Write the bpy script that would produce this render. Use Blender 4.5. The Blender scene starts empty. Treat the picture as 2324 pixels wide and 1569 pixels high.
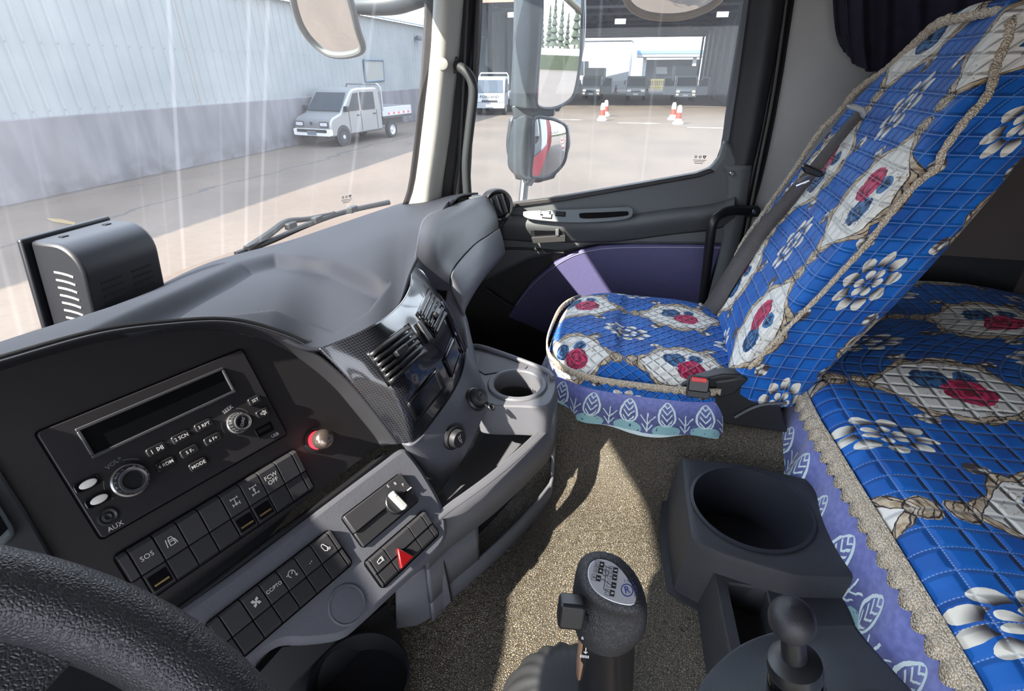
import bpy, bmesh, math, random
from math import sin, cos, atan, atan2, radians, pi, sqrt, hypot
from mathutils import Vector as V, Matrix
random.seed(7)
S = bpy.context.scene
COL = S.collection

# ------------------------------------------------------------------ camera
F_PX, PITCH, AZ = 1178.0, atan(624 / 1178.0), radians(76.6)
CXP, CYP = 1162.0, 784.5
HD = V((sin(AZ), cos(AZ), 0)); RT = V((cos(AZ), -sin(AZ), 0)); UPZ = V((0, 0, 1))
FWD = HD * cos(PITCH) - UPZ * sin(PITCH); CUP = HD * sin(PITCH) + UPZ * cos(PITCH)
cd = bpy.data.cameras.new('camera'); cam = bpy.data.objects.new('camera', cd); COL.objects.link(cam)
cd.sensor_width = 36; cd.sensor_fit = 'HORIZONTAL'; cd.lens = 36 * F_PX / 2324; cd.clip_start = 0.02; cd.clip_end = 500
m3 = Matrix((RT, CUP, -FWD)).transposed()
cam.matrix_world = m3.to_4x4(); S.camera = cam

# ------------------------------------------------------------------ world, sun, exposure
SUN = V((-1.0, 0.75, 1.0)).normalized()          # towards the sun
SUN_E, SKY_E, EXPO = 11.0, 3.4, 0.86
w = bpy.data.worlds.new('world'); S.world = w; w.use_nodes = True
wt = w.node_tree; wt.nodes.clear()
wo = wt.nodes.new('ShaderNodeOutputWorld'); bg = wt.nodes.new('ShaderNodeBackground')
tc = wt.nodes.new('ShaderNodeTexCoord'); sp = wt.nodes.new('ShaderNodeSeparateXYZ'); cr = wt.nodes.new('ShaderNodeValToRGB')
wt.links.new(tc.outputs['Generated'], sp.inputs[0]); wt.links.new(sp.outputs['Z'], cr.inputs[0])
cr.color_ramp.elements[0].position = 0.0; cr.color_ramp.elements[0].color = (0.86, 0.89, 0.94, 1)
cr.color_ramp.elements[1].position = 0.7; cr.color_ramp.elements[1].color = (0.64, 0.73, 0.90, 1)
wt.links.new(cr.outputs[0], bg.inputs[0]); bg.inputs[1].default_value = SKY_E
wt.links.new(bg.outputs[0], wo.inputs[0])
sl = bpy.data.lights.new('sun', 'SUN'); sl.energy = SUN_E; sl.angle = radians(0.6); sl.color = (1.0, 0.90, 0.77)
so = bpy.data.objects.new('sun', sl); COL.objects.link(so); so.location = (-10, 8, 12)
so.rotation_euler = SUN.to_track_quat('Z', 'Y').to_euler()
S.view_settings.view_transform = 'Standard'; S.view_settings.look = 'None'
S.view_settings.gamma = 1.0; S.view_settings.use_curve_mapping = False; S.view_settings.exposure = EXPO

# ------------------------------------------------------------------ survey helpers (photo frame 2324 x 1569)
def ray(u, v): return FWD + RT * ((u - CXP) / F_PX) + CUP * ((CYP - v) / F_PX)
def P(u, v, X=None, Y=None, Z=None, t=None):
    d = ray(u, v)
    if X is not None: k = X / d.x
    elif Y is not None: k = Y / d.y
    elif Z is not None: k = Z / d.z
    else: k = t
    return d * k
class Frame:
    def __init__(s, o, e1, e2):
        s.o = V(o); s.x = V(e1).normalized(); s.n = s.x.cross(V(e2)).normalized(); s.y = s.n.cross(s.x)
    def pt(s, x, y, z=0): return s.o + s.x * x + s.y * y + s.n * z
    def hit(s, u, v, lift=0):
        d = ray(u, v); k = (s.o + s.n * lift).dot(s.n) / d.dot(s.n); q = d * k - s.o
        return q.dot(s.x), q.dot(s.y)
    def at(s, u, v, lift=0):
        x, y = s.hit(u, v, lift); return s.pt(x, y, lift)
    def off(s, x, y, z=0): return Frame(s.pt(x, y, z), s.x, s.y)
    def rot(s, a):
        return Frame(s.o, s.x * cos(a) + s.y * sin(a), s.y * cos(a) - s.x * sin(a))

# ------------------------------------------------------------------ object helpers
def setp(o, label=None, cat=None, group=None, kind=None):
    if label: o['label'] = label
    if cat: o['category'] = cat
    if group: o['group'] = group
    if kind: o['kind'] = kind
    return o
def adopt(o, parent):
    if parent is not None:
        o.parent = parent
        q = parent; loc = V((0, 0, 0))
        o.matrix_parent_inverse = world_of(parent).inverted()
def world_of(o):
    m = o.matrix_basis.copy()
    if o.parent: m = world_of(o.parent) @ o.matrix_parent_inverse @ m
    return m
def empty(name, loc=(0, 0, 0), label=None, cat=None, group=None, kind=None):
    o = bpy.data.objects.new(name, None); COL.objects.link(o); o.location = loc; o.empty_display_size = 0.05
    return setp(o, label, cat, group, kind)
def mk(name, verts, faces, mat, parent=None, smooth=True, uvs=None, solid=0, sub=0, bev=0, autos=None, off=1.0):
    me = bpy.data.meshes.new(name); me.from_pydata([tuple(v) for v in verts], [], faces); me.update()
    if uvs is not None:
        l = me.uv_layers.new(name='UVMap')
        for lp in me.loops: l.data[lp.index].uv = uvs[lp.vertex_index]
    return fin(name, me, mat, parent, smooth, solid, sub, bev, off)
def fin(name, me, mat, parent=None, smooth=True, solid=0, sub=0, bev=0, off=1.0):
    o = bpy.data.objects.new(name, me); COL.objects.link(o)
    if mat is not None: me.materials.append(mat)
    if smooth and len(me.polygons):
        me.polygons.foreach_set('use_smooth', [True] * len(me.polygons))
        if smooth == 'auto':
            try: me.set_sharp_from_angle(angle=radians(35))
            except Exception: pass
    if solid:
        md = o.modifiers.new('s', 'SOLIDIFY'); md.thickness = solid; md.offset = off
    if bev:
        md = o.modifiers.new('b', 'BEVEL'); md.width = bev; md.segments = 2; md.limit_method = 'ANGLE'; md.angle_limit = radians(35)
    if sub:
        md = o.modifiers.new('u', 'SUBSURF'); md.levels = sub; md.render_levels = sub
    adopt(o, parent); return o
def cr_pt(p, i, f):
    n = len(p); a = p[max(i - 1, 0)]; b = p[i]; c = p[min(i + 1, n - 1)]; d = p[min(i + 2, n - 1)]
    return b + (c - a) * (0.5 * f) + (a * 1.0 - b * 2.5 + c * 2.0 - d * 0.5) * (f * f) + (b * 1.5 - a * 0.5 - c * 1.5 + d * 0.5) * (f ** 3)
def crv(pts, n, closed=False):
    pts = [V(p) for p in pts]
    if closed: pts = [pts[-1]] + pts + [pts[0], pts[1]]
    lo, hi = (1, len(pts) - 2) if closed else (0, len(pts) - 1)
    out = []
    for k in range(n if closed else n):
        s = lo + (hi - lo) * k / (n if closed else n - 1); i = min(int(s), hi - 1); out.append(cr_pt(pts, i, s - i))
    return out
def lin(pts, n):
    pts = [V(p) for p in pts]; out = []
    for k in range(n):
        s = (len(pts) - 1) * k / (n - 1); i = min(int(s), len(pts) - 2); out.append(pts[i].lerp(pts[i + 1], s - i))
    return out
def patch_pts(rows, nu, nv, lv=False):
    a = [crv(r, nu) for r in rows]
    cols = [(lin if lv else crv)([r[i] for r in a], nv) for i in range(nu)]
    return [[cols[i][j] for i in range(nu)] for j in range(nv)]
def patch(name, rows, mat, parent=None, nu=24, nv=12, solid=0.004, fn=None, lv=False, uv=False, off=-1.0, grid=None):
    g = grid or patch_pts(rows, nu, nv, lv)
    nv = len(g); nu = len(g[0])
    if fn: g = [[fn(p, i / (nu - 1), j / (nv - 1)) for i, p in enumerate(r)] for j, r in enumerate(g)]
    vs = [p for r in g for p in r]; fs = []
    for j in range(nv - 1):
        for i in range(nu - 1):
            a = j * nu + i; fs.append((a, a + nu, a + nu + 1, a + 1))
    c = vs[len(vs) // 2]; f = fs[len(fs) // 2]
    nrm = (vs[f[1]] - vs[f[0]]).cross(vs[f[2]] - vs[f[0]])
    if nrm.dot(-c) < 0: fs = [q[::-1] for q in fs]
    uvs = None
    if uv:
        uvs = []
        for j in range(nv):
            for i in range(nu):
                uvs.append((0, 0))
        for j in range(nv):
            acc = 0
            for i in range(nu):
                if i: acc += (g[j][i] - g[j][i - 1]).length
                uvs[j * nu + i] = (acc, 0)
        for i in range(nu):
            acc = 0
            for j in range(nv):
                if j: acc += (g[j][i] - g[j - 1][i]).length
                uvs[j * nu + i] = (uvs[j * nu + i][0], acc)
    return mk(name, vs, fs, mat, parent, True, uvs, solid=solid, off=off)
def prism(name, pts, vec, mat, parent=None, bev=0.0, smooth='auto'):
    """polygon pts (3D, planar) swept along vec"""
    bm = bmesh.new(); vec = V(vec)
    a = [bm.verts.new(p) for p in pts]; b = [bm.verts.new(V(p) + vec) for p in pts]
    n = len(pts); bm.faces.new(a); bm.faces.new(b[::-1])
    for i in range(n): bm.faces.new((a[i], b[i], b[(i + 1) % n], a[(i + 1) % n]))
    bmesh.ops.recalc_face_normals(bm, faces=bm.faces)
    me = bpy.data.meshes.new(name); bm.to_mesh(me); bm.free()
    return fin(name, me, mat, parent, smooth, bev=bev)
def fpoly(fr, px, lift=0): return [fr.at(u, v, lift) for u, v in px]
def rrect(w, h, r, n=5, cx=0, cy=0):
    out = []
    for (sx, sy, a0) in ((1, 1, 0), (-1, 1, pi / 2), (-1, -1, pi), (1, -1, 3 * pi / 2)):
        for k in range(n + 1):
            a = a0 + pi / 2 * k / n
            out.append((cx + sx * (w / 2 - r) + r * cos(a), cy + sy * (h / 2 - r) + r * sin(a)))
    return out
def plate(name, fr, w, h, r, z0, z1, mat, parent=None, cx=0, cy=0, bev=0.0):
    return prism(name, [fr.pt(x, y, z0) for x, y in rrect(w, h, r, 4, cx, cy)], fr.n * (z1 - z0), mat, parent, bev)
def box(name, fr, x0, x1, y0, y1, z0, z1, mat, parent=None, bev=0.0):
    return prism(name, [fr.pt(x0, y0, z0), fr.pt(x1, y0, z0), fr.pt(x1, y1, z0), fr.pt(x0, y1, z0)], fr.n * (z1 - z0), mat, parent, bev)
WF = Frame((0, 0, 0), (1, 0, 0), (0, 1, 0))
def wbox(name, x0, x1, y0, y1, z0, z1, mat, parent=None, bev=0.0): return box(name, WF, x0, x1, y0, y1, z0, z1, mat, parent, bev)
def ring_pts(c, a, b, r, n): return [c + a * (r * cos(2 * pi * k / n)) + b * (r * sin(2 * pi * k / n)) for k in range(n)]
def tube(name, path, rad, mat, parent=None, n=12, sm=0, cap=True, flat=None):
    path = [V(p) for p in path]
    if sm: path = crv(path, sm)
    m = len(path); rr = rad if isinstance(rad, (list, tuple)) else [rad] * m
    if len(rr) != m:
        rr = [rr[min(int(k * (len(rr) - 1) / (m - 1)), len(rr) - 2)] * (1 - (k * (len(rr) - 1) / (m - 1)) % 1) + rr[min(int(k * (len(rr) - 1) / (m - 1)) + 1, len(rr) - 1)] * ((k * (len(rr) - 1) / (m - 1)) % 1) for k in range(m)]
    vs = []; fs = []; a = None
    for k in range(m):
        d = (path[min(k + 1, m - 1)] - path[max(k - 1, 0)]).normalized()
        if a is None:
            a = d.orthogonal().normalized()
            if flat is not None: a = (V(flat) - d * V(flat).dot(d)).normalized()
        a = (a - d * a.dot(d)).normalized(); b = d.cross(a)
        vs += ring_pts(path[k], a, b, rr[k], n)
        if k:
            for i in range(n): fs.append(((k - 1) * n + i, (k - 1) * n + (i + 1) % n, k * n + (i + 1) % n, k * n + i))
    if cap: fs.append(tuple(range(n))[::-1]); fs.append(tuple(range((m - 1) * n, m * n)))
    return mk(name, vs, fs, mat, parent, 'auto')
def lathe(name, fr, prof, mat, parent=None, n=28, sx=1.0, sy=1.0, capb=False, capt=True):
    """prof: list of (radius, height along normal)"""
    vs = []; fs = []
    for r, h in prof:
        for k in range(n):
            a = 2 * pi * k / n; vs.append(fr.pt(r * cos(a) * sx, r * sin(a) * sy, h))
    m = len(prof)
    for j in range(m - 1):
        for i in range(n): fs.append((j * n + i, j * n + (i + 1) % n, (j + 1) * n + (i + 1) % n, (j + 1) * n + i))
    if capt: fs.append(tuple(range((m - 1) * n, m * n)))
    if capb: fs.append(tuple(range(n))[::-1])
    return mk(name, vs, fs, mat, parent, 'auto')
def ribbon(name, left, right, mat, parent=None, solid=0.002, uvs=None):
    n = len(left); vs = list(left) + list(right); fs = [(i, i + 1, n + i + 1, n + i) for i in range(n - 1)]
    return mk(name, vs, fs, mat, parent, True, uvs, solid=solid, off=0)
_tc = {}
def text(s, fr, size, mat, parent, x=0, y=0, z=0.0, name='lettering', bold=0.0, sx=1.0, rot=0):
    key = (s, bold)
    if key not in _tc:
        c = bpy.data.curves.new('t', 'FONT'); c.body = s; c.size = 1; c.align_x = 'CENTER'; c.align_y = 'CENTER'; c.offset = bold; c.resolution_u = 2
        to = bpy.data.objects.new('t', c); COL.objects.link(to)
        bpy.context.view_layer.update()
        me = bpy.data.meshes.new_from_object(to.evaluated_get(bpy.context.evaluated_depsgraph_get()))
        bpy.data.objects.remove(to); _tc[key] = ([v.co.copy() for v in me.vertices], [tuple(p.vertices) for p in me.polygons]); bpy.data.meshes.remove(me)
    vs, fs = _tc[key]; f2 = fr.off(x, y, z)
    if rot: f2 = f2.rot(rot)
    return mk(name, [f2.pt(v.x * size * sx, v.y * size) for v in vs], fs, mat, parent, False)
def strokes(name, fr, lines, wd, mat, parent, z=0.0003):
    """flat printed line art in frame coordinates"""
    vs = []; fs = []
    for ln in lines:
        for (x0, y0), (x1, y1) in zip(ln, ln[1:]):
            L = hypot(x1 - x0, y1 - y0) or 1; ux, uy = (x1 - x0) / L * wd / 2, (y1 - y0) / L * wd / 2
            b = len(vs)
            for qx, qy in ((x0 - ux - uy, y0 - uy + ux), (x0 - ux + uy, y0 - uy - ux), (x1 + ux + uy, y1 + uy - ux), (x1 + ux - uy, y1 + uy + ux)): vs.append(fr.pt(qx, qy, z))
            fs.append((b, b + 1, b + 2, b + 3))
    return mk(name, vs, fs, mat, parent, False)
def arc(cx, cy, r, a0, a1, n=12): return [(cx + r * cos(radians(a0 + (a1 - a0) * k / n)), cy + r * sin(radians(a0 + (a1 - a0) * k / n))) for k in range(n + 1)]
def dup(o, loc=None, rotz=None, parent=None):
    c = o.copy(); COL.objects.link(c)
    if parent is not None: c.parent = parent
    if loc is not None: c.location = loc
    if rotz is not None: c.rotation_euler = (0, 0, rotz)
    for ch in [x for x in list(bpy.data.objects) if x.parent == o and x is not c]: dup(ch, parent=c)
    return c

# ------------------------------------------------------------------ materials
class E:
    """tiny expression builder for shader maths"""
    def __init__(s, t, k): s.t = t; s.k = k
    def _m(s, op, *a):
        n = s.t.nodes.new('ShaderNodeMath'); n.operation = op
        for i, q in enumerate((s,) + a):
            if isinstance(q, E): s.t.links.new(q.k, n.inputs[i])
            else: n.inputs[i].default_value = q
        return E(s.t, n.outputs[0])
    def __add__(s, o): return s._m('ADD', o)
    def __radd__(s, o): return s._m('ADD', o)
    def __sub__(s, o): return s._m('SUBTRACT', o)
    def __rsub__(s, o): return (s * -1.0) + o
    def __mul__(s, o): return s._m('MULTIPLY', o)
    def __rmul__(s, o): return s._m('MULTIPLY', o)
    def __truediv__(s, o): return s._m('DIVIDE', o)
    def lt(s, o): return s._m('LESS_THAN', o)
    def gt(s, o): return s._m('GREATER_THAN', o)
    def mn(s, o): return s._m('MINIMUM', o)
    def mx(s, o): return s._m('MAXIMUM', o)
    def ab(s): return s._m('ABSOLUTE')
    def fr(s): return s._m('FRACT')
    def fl(s): return s._m('FLOOR')
    def sn(s): return s._m('SINE')
    def pw(s, e): return s._m('POWER', e)
    def sq(s): return s._m('SQRT')
    def at2(s, o): return s._m('ARCTAN2', o)
    def st(s, a, b):
        n = s.t.nodes.new('ShaderNodeMapRange'); n.interpolation_type = 'SMOOTHSTEP'; s.t.links.new(s.k, n.inputs[0])
        n.inputs[1].default_value = a; n.inputs[2].default_value = b; n.inputs[3].default_value = 0; n.inputs[4].default_value = 1
        return E(s.t, n.outputs[0])
def lin3(c):
    return tuple((x / 255 / 12.92 if x / 255 <= 0.04045 else ((x / 255 + 0.055) / 1.055) ** 2.4) for x in c) + (1,)
def new_mat(name):
    m = bpy.data.materials.new(name); m.use_nodes = True; t = m.node_tree; b = t.nodes['Principled BSDF']; return m, t, b
def nd(t, kind, **kw):
    n = t.nodes.new(kind)
    for k, v in kw.items():
        if k.startswith('i_'): n.inputs[k[2:]].default_value = v
        else: setattr(n, k, v)
    return n
def coords(t, uv=False):
    n = t.nodes.new('ShaderNodeTexCoord'); return n.outputs['UV' if uv else 'Object']
def mixc(t, f, a, b):
    n = t.nodes.new('ShaderNodeMix'); n.data_type = 'RGBA'
    for i, q in ((0, f), (6, a), (7, b)):
        if isinstance(q, E): t.links.new(q.k, n.inputs[i])
        elif hasattr(q, 'is_linked'): t.links.new(q, n.inputs[i])
        else: n.inputs[i].default_value = q
    return n.outputs[2]
def bump(t, b, h, strength, dist):
    n = t.nodes.new('ShaderNodeBump'); n.inputs['Strength'].default_value = strength; n.inputs['Distance'].default_value = dist
    t.links.new(h.k if isinstance(h, E) else h, n.inputs['Height'])
    for q in (b if isinstance(b, (list, tuple)) else [b]): t.links.new(n.outputs[0], q.inputs['Normal'])
_M = {}
def mat(name, col, rough=0.5, metal=0.0, grain=0, gs=0.3, spec=0.5, vary=0.0, vs=3.0, gd=0.001, emit=0, coat=0):
    """plain procedural surface: colour with noise variation plus optional leather grain"""
    if name in _M: return _M[name]
    m, t, b = new_mat(name); c = lin3(col)
    b.inputs['Base Color'].default_value = c; b.inputs['Roughness'].default_value = rough; b.inputs['Metallic'].default_value = metal
    b.inputs['Specular IOR Level'].default_value = spec
    if coat: b.inputs['Coat Weight'].default_value = coat; b.inputs['Coat Roughness'].default_value = 0.08
    if vary:
        n = nd(t, 'ShaderNodeTexNoise', i_Scale=vs, i_Detail=4.0); t.links.new(coords(t), n.inputs['Vector'])
        hi = tuple(min(1, x * (1 + vary)) for x in c[:3]) + (1,); lo = tuple(x * (1 - vary) for x in c[:3]) + (1,)
        t.links.new(mixc(t, E(t, n.outputs[0]).st(0.35, 0.65), lo, hi), b.inputs['Base Color'])
    if grain:
        n = nd(t, 'ShaderNodeTexVoronoi', feature='DISTANCE_TO_EDGE', i_Scale=grain); t.links.new(coords(t), n.inputs['Vector'])
        bump(t, b, E(t, n.outputs[0]).st(0.0, 0.35), gs, gd)
    if emit:
        b.inputs['Emission Color'].default_value = c; b.inputs['Emission Strength'].default_value = emit
    _M[name] = m; return m
# ------------------------------------------------------------------ shared materials
BLK = mat('black_plastic', (34, 35, 39), 0.5, grain=700, gs=0.25, gd=0.0004)
BLK2 = mat('black_plastic_smooth', (27, 28, 31), 0.38)
PANEL = mat('panel_black', (36, 34, 36), 0.5, grain=1500, gs=0.15, gd=0.0003)
GLOSS = mat('gloss_black', (14, 14, 17), 0.12)
DASH = mat('dash_grey', (42, 44, 51), 0.65, grain=900, gs=0.2, gd=0.0004, vary=0.06, spec=0.2)
GREY = mat('console_grey', (84, 86, 94), 0.55, grain=650, gs=0.35, gd=0.0005)
LGREY = mat('tray_grey', (98, 99, 105), 0.5, grain=900, gs=0.25, gd=0.0004)
WHITE_TRIM = mat('pillar_trim', (178, 177, 170), 0.7, grain=500, gs=0.2, gd=0.0005)
RUB = mat('rubber_seal', (42, 40, 42), 0.6)
DOORD = mat('door_charcoal', (88, 91, 93), 0.6, grain=700, gs=0.3, gd=0.0005)
DOORB = mat('door_black', (44, 43, 44), 0.6, grain=700, gs=0.3, gd=0.0005)
SILV = mat('silver_plastic', (118, 124, 128), 0.35, metal=0.3)
CHROME = mat('chrome', (215, 215, 215), 0.15, metal=1.0)
INK = mat('white_print', (205, 205, 205), 0.6)
WALLG = mat('side_trim_grey', (184, 184, 182), 0.85, grain=900, gs=0.2, gd=0.0005, vary=0.08)
HEADL = mat('headliner_grey', (150, 148, 142), 0.9)

def purple_cloth():
    m, t, b = new_mat('purple_vinyl'); b.inputs['Roughness'].default_value = 0.55
    n = nd(t, 'ShaderNodeTexNoise', i_Scale=900.0, i_Detail=2.0); t.links.new(coords(t), n.inputs['Vector'])
    t.links.new(mixc(t, E(t, n.outputs[0]).st(0.3, 0.7), lin3((70, 68, 106)), lin3((88, 85, 122))), b.inputs['Base Color'])
    bump(t, b, n.outputs[0], 0.3, 0.0006); return m
PURP = purple_cloth()

def vinyl_floor():
    m, t, b = new_mat('vinyl_floor'); b.inputs['Roughness'].default_value = 0.42; b.inputs['Specular IOR Level'].default_value = 0.6
    c = coords(t)
    nz = nd(t, 'ShaderNodeTexNoise', i_Scale=60.0, i_Detail=2.0); t.links.new(c, nz.inputs['Vector'])
    mp = t.nodes.new('ShaderNodeMix'); mp.data_type = 'VECTOR'; mp.inputs[0].default_value = 0.012
    t.links.new(c, mp.inputs[4]); t.links.new(nz.outputs['Color'], mp.inputs[5])
    v = nd(t, 'ShaderNodeTexVoronoi', feature='DISTANCE_TO_EDGE', i_Scale=340.0); t.links.new(mp.outputs[1], v.inputs['Vector'])
    h = E(t, v.outputs[0]).st(0.0, 0.30)
    n = nd(t, 'ShaderNodeTexNoise', i_Scale=5.0, i_Detail=5.0); t.links.new(c, n.inputs['Vector'])
    base = mixc(t, E(t, n.outputs[0]).st(0.35, 0.65), lin3((118, 109, 92)), lin3((139, 129, 109)))
    t.links.new(mixc(t, h, lin3((54, 49, 43)), base), b.inputs['Base Color'])
    bump(t, b, h, 0.8, 0.0012); return m
VINYL = vinyl_floor()

def glass(name, dust=0.04, streak=0.25, tint=(0.93, 0.96, 0.97), msc=(48, 0, 0.35)):
    """thin vehicle glass: clear, a little mirror, and a film of dust that catches the sun"""
    m, t, b = new_mat(name); t.nodes.remove(b); out = t.nodes['Material Output']
    tr = nd(t, 'ShaderNodeBsdfTransparent'); tr.inputs[0].default_value = tint + (1,)
    gl = nd(t, 'ShaderNodeBsdfGlossy', i_Roughness=0.02); fz = nd(t, 'ShaderNodeFresnel', i_IOR=1.25)
    df = nd(t, 'ShaderNodeBsdfTranslucent'); df.inputs[0].default_value = (0.95, 0.96, 1.0, 1)
    c = coords(t); sx = nd(t, 'ShaderNodeSeparateXYZ'); t.links.new(c, sx.inputs[0])
    mp = nd(t, 'ShaderNodeMapping'); mp.inputs['Scale'].default_value = msc; t.links.new(c, mp.inputs[0])
    n1 = nd(t, 'ShaderNodeTexNoise', i_Scale=1.0, i_Detail=0.0); t.links.new(mp.outputs[0], n1.inputs['Vector'])
    n2 = nd(t, 'ShaderNodeTexNoise', i_Scale=5.0, i_Detail=6.0); t.links.new(c, n2.inputs['Vector'])
    n3 = nd(t, 'ShaderNodeTexNoise', i_Scale=420.0, i_Detail=1.0); t.links.new(c, n3.inputs['Vector'])
    f = E(t, n1.outputs[0]).st(0.60, 0.76) * streak + E(t, n3.outputs[0]).st(0.76, 0.80) * (streak * 0.7) + E(t, n2.outputs[0]).st(0.3, 0.7) * dust + dust
    m1 = nd(t, 'ShaderNodeMixShader'); t.links.new(f.k, m1.inputs[0]); t.links.new(tr.outputs[0], m1.inputs[1]); t.links.new(df.outputs[0], m1.inputs[2])
    m2 = nd(t, 'ShaderNodeMixShader'); t.links.new(fz.outputs[0], m2.inputs[0]); t.links.new(m1.outputs[0], m2.inputs[1]); t.links.new(gl.outputs[0], m2.inputs[2])
    t.links.new(m2.outputs[0], out.inputs[0]); return m
GL_FRONT = glass('windshield_glass', 0.020, 0.035)
GL_SIDE = glass('door_glass', 0.016, 0.03, msc=(0, 60, 0.5))

# ------------------------------------------------------------------ cab shell
FLZ = -0.767; KF = 1.18
XD = 1.75          # passenger door plane
def fl_fn(x, y):
    z = FLZ + 0.006 * sin(7 * x + 2) * sin(9 * y + 1) + 0.004 * sin(23 * x + 5 * y)
    k = max(0, min(1, (x - 0.80) / 0.17)) * max(0, min(1, (0.24 - y) / 0.08)); z += 0.122 * k * k * (3 - 2 * k)
    xd = 1.14 + 0.30 * max(0, min(1, (0.22 - y) / 0.10))
    if x > xd: z -= 0.35 * min(1, ((x - xd) / 0.10)) ** 1.5
    return z
gx = [-0.62 + 2.36 * i / 70 for i in range(71)]; gy = [-0.75 + 1.45 * j / 45 for j in range(46)]
fv = [V((x, y, fl_fn(x, y))) for y in gy for x in gx]
ff = [(j * 71 + i, j * 71 + i + 1, (j + 1) * 71 + i + 1, (j + 1) * 71 + i) for j in range(45) for i in range(70)]
setp(mk('floor', fv, ff, VINYL, None, True, solid=0.02, off=-1), 'grey-brown embossed vinyl floor over the engine tunnel', 'floor', kind='structure')
setp(wbox('wall_front', -0.65, XD, 0.60, 0.64, -1.15, -0.42, BLK), 'dark firewall under the dashboard', 'wall', kind='structure')
setp(wbox('wall_back', -0.65, XD, -1.14, -1.10, -1.15, 0.62, mat('rear_trim', (82, 74, 72), 0.9, vary=0.1)), 'dark rear trim panel behind the bunk', 'wall', kind='structure')
# roof with its front header and the outer sun visor
def roof():
    vs = []; nx = 12
    pr = [(0.86, 0.40), (0.66, 0.47), (0.44, 0.52), (0.30, 0.56), (-0.4, 0.60), (-1.12, 0.60)]
    for y, z in pr:
        for i in range(nx):
            x = -0.72 + 2.54 * i / (nx - 1); e = abs((x - 0.55) / 1.27)
            vs.append(V((x, y - 0.22 * max(0, y) * e ** 2.5, z - 0.05 * e ** 4)))
    fs = [(j * nx + i, j * nx + i + 1, (j + 1) * nx + i + 1, (j + 1) * nx + i) for j in range(len(pr) - 1) for i in range(nx - 1)]
    return mk('ceiling', vs, fs, HEADL, None, True, solid=0.02)
setp(roof(), 'pale grey cab roof lining', 'ceiling', kind='structure')
# driver side of the cab: sill, window band open to the light, header
wl = empty('wall_left', (-0.67, 0, -1.1), 'driver side cab wall with its window opening', 'wall', kind='structure')

wbox('header_panel', -0.72, -0.65, -1.12, 0.60, 0.26, 0.60, HEADL, wl)
wbox('rear_panel', -0.69, -0.65, -1.12, -0.55, -0.28, 0.26, WALLG, wl)
tube('front_pillar', [(-0.66, 0.80, -0.35), (-0.66, 0.62, 0.12), (-0.66, 0.48, 0.50)], 0.05, HEADL, wl, 10)

# windshield: curved, raked pane following the dash line
def ws_base(k):
    """plan curve of the glass at its foot, k -1..1 about the cab centre"""
    return 0.5 + 1.13 * k, 1.10 - 0.36 * abs(k) ** 2.6
def ws_pt(k, h):
    x, y = ws_base(k); z0 = -0.44 + 0.06 * max(0, k) ** 2
    z = z0 + h * (0.55 - z0); return V((x - 0.05 * k * h, y - 0.28 * (z - z0), z))
g = [[ws_pt(-1 + 2 * i / 40, j / 12) for i in range(41)] for j in range(13)]
wi = empty('window_1', (0.5, 1.1, -0.44), 'large dusty windshield with rain streaks', 'window', kind='structure')
patch('windshield_pane', None, GL_FRONT, wi, grid=g, solid=0)
# small maker stamp printed in the lower corner of the glass
def stamp(fr, parent, s=1.0):
    L = []
    for i in range(3): L.append(arc((i - 1) * 0.009, 0.006, 0.0022, 0, 360, 8))
    for j in range(3): L.append([(-0.013 + 0.002 * j, -0.0005 - 0.0035 * j), (0.013 - 0.003 * j, -0.0005 - 0.0035 * j)])
    L.append([(0.006, 0.0085), (0.009, 0.003), (0.012, 0.0085), (0.006, 0.0085)])
    strokes('printed_stamp', fr, [[(x * s, y * s) for x, y in q] for q in L], 0.0012 * s, mat('grey_print', (95, 95, 95), 0.6), parent)
p0 = P(890, 442, X=1.42); f0 = Frame(ws_pt(0.83, 0.06) + V((-0.01, -0.012, 0)), (0.86, -0.5, 0), (0.1, -0.27, 0.96)); stamp(f0, wi, 1.3)

# right front pillar: white trim, black gasket, door seals
tp = empty('trim_1', P(970, 450, X=1.66), 'white front pillar trim with black rubber seals', 'pillar trim', kind='structure')
def strip(name, px, xs, m, parent, depth=0.02, n=10):
    """vertical strip: px = rows of [(u,v) per column]; xs = cab width coordinate per column"""
    if px[0][0][1] < -50:      # carry the strip up to the roof
        px = [[(a[0] + (a[0] - b[0]) * (a[1] + 380) / (b[1] - a[1]), -380) for a, b in zip(px[0], px[1])]] + px
    rows = [[P(u, v, X=x) for (u, v), x in zip(r, xs)] for r in px]
    return patch(name, rows, m, parent, nu=max(4, 4 * (len(xs) - 1)), nv=n + 4, solid=depth)
strip('windshield_gasket', [[(966, -60), (990, -60)], [(958, 120), (981, 120)], [(943, 300), (961, 300)], [(928, 420), (946, 415)], [(912, 468), (938, 468)]], (1.60, 1.61), RUB, tp, 0.03)
strip('pillar_cover', [[(986, -60), (1020, -60), (1057, -60)], [(977, 120), (1010, 120), (1043, 120)], [(957, 300), (992, 300), (1022, 300)], [(941, 420), (975, 415), (1006, 412)], [(925, 470), (968, 470), (1000, 470)]], (1.60, 1.605, 1.67), WHITE_TRIM, tp, 0.03)
strip('pillar_seal', [[(1054, -60), (1078, -60)], [(1040, 120), (1068, 120)], [(1019, 300), (1045, 300)], [(1003, 420), (1030, 420)], [(996, 470), (1024, 470)]], (1.68, 1.70), RUB, tp, 0.03)
strip('door_seal', [[(1076, -60), (1098, -60)], [(1064, 120), (1090, 120)], [(1043, 300), (1074, 300)], [(1028, 420), (1064, 420)], [(1022, 470), (1062, 470)]], (1.70, 1.745), mat('seal_brown', (58, 52, 54), 0.5), tp, 0.03)
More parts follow.
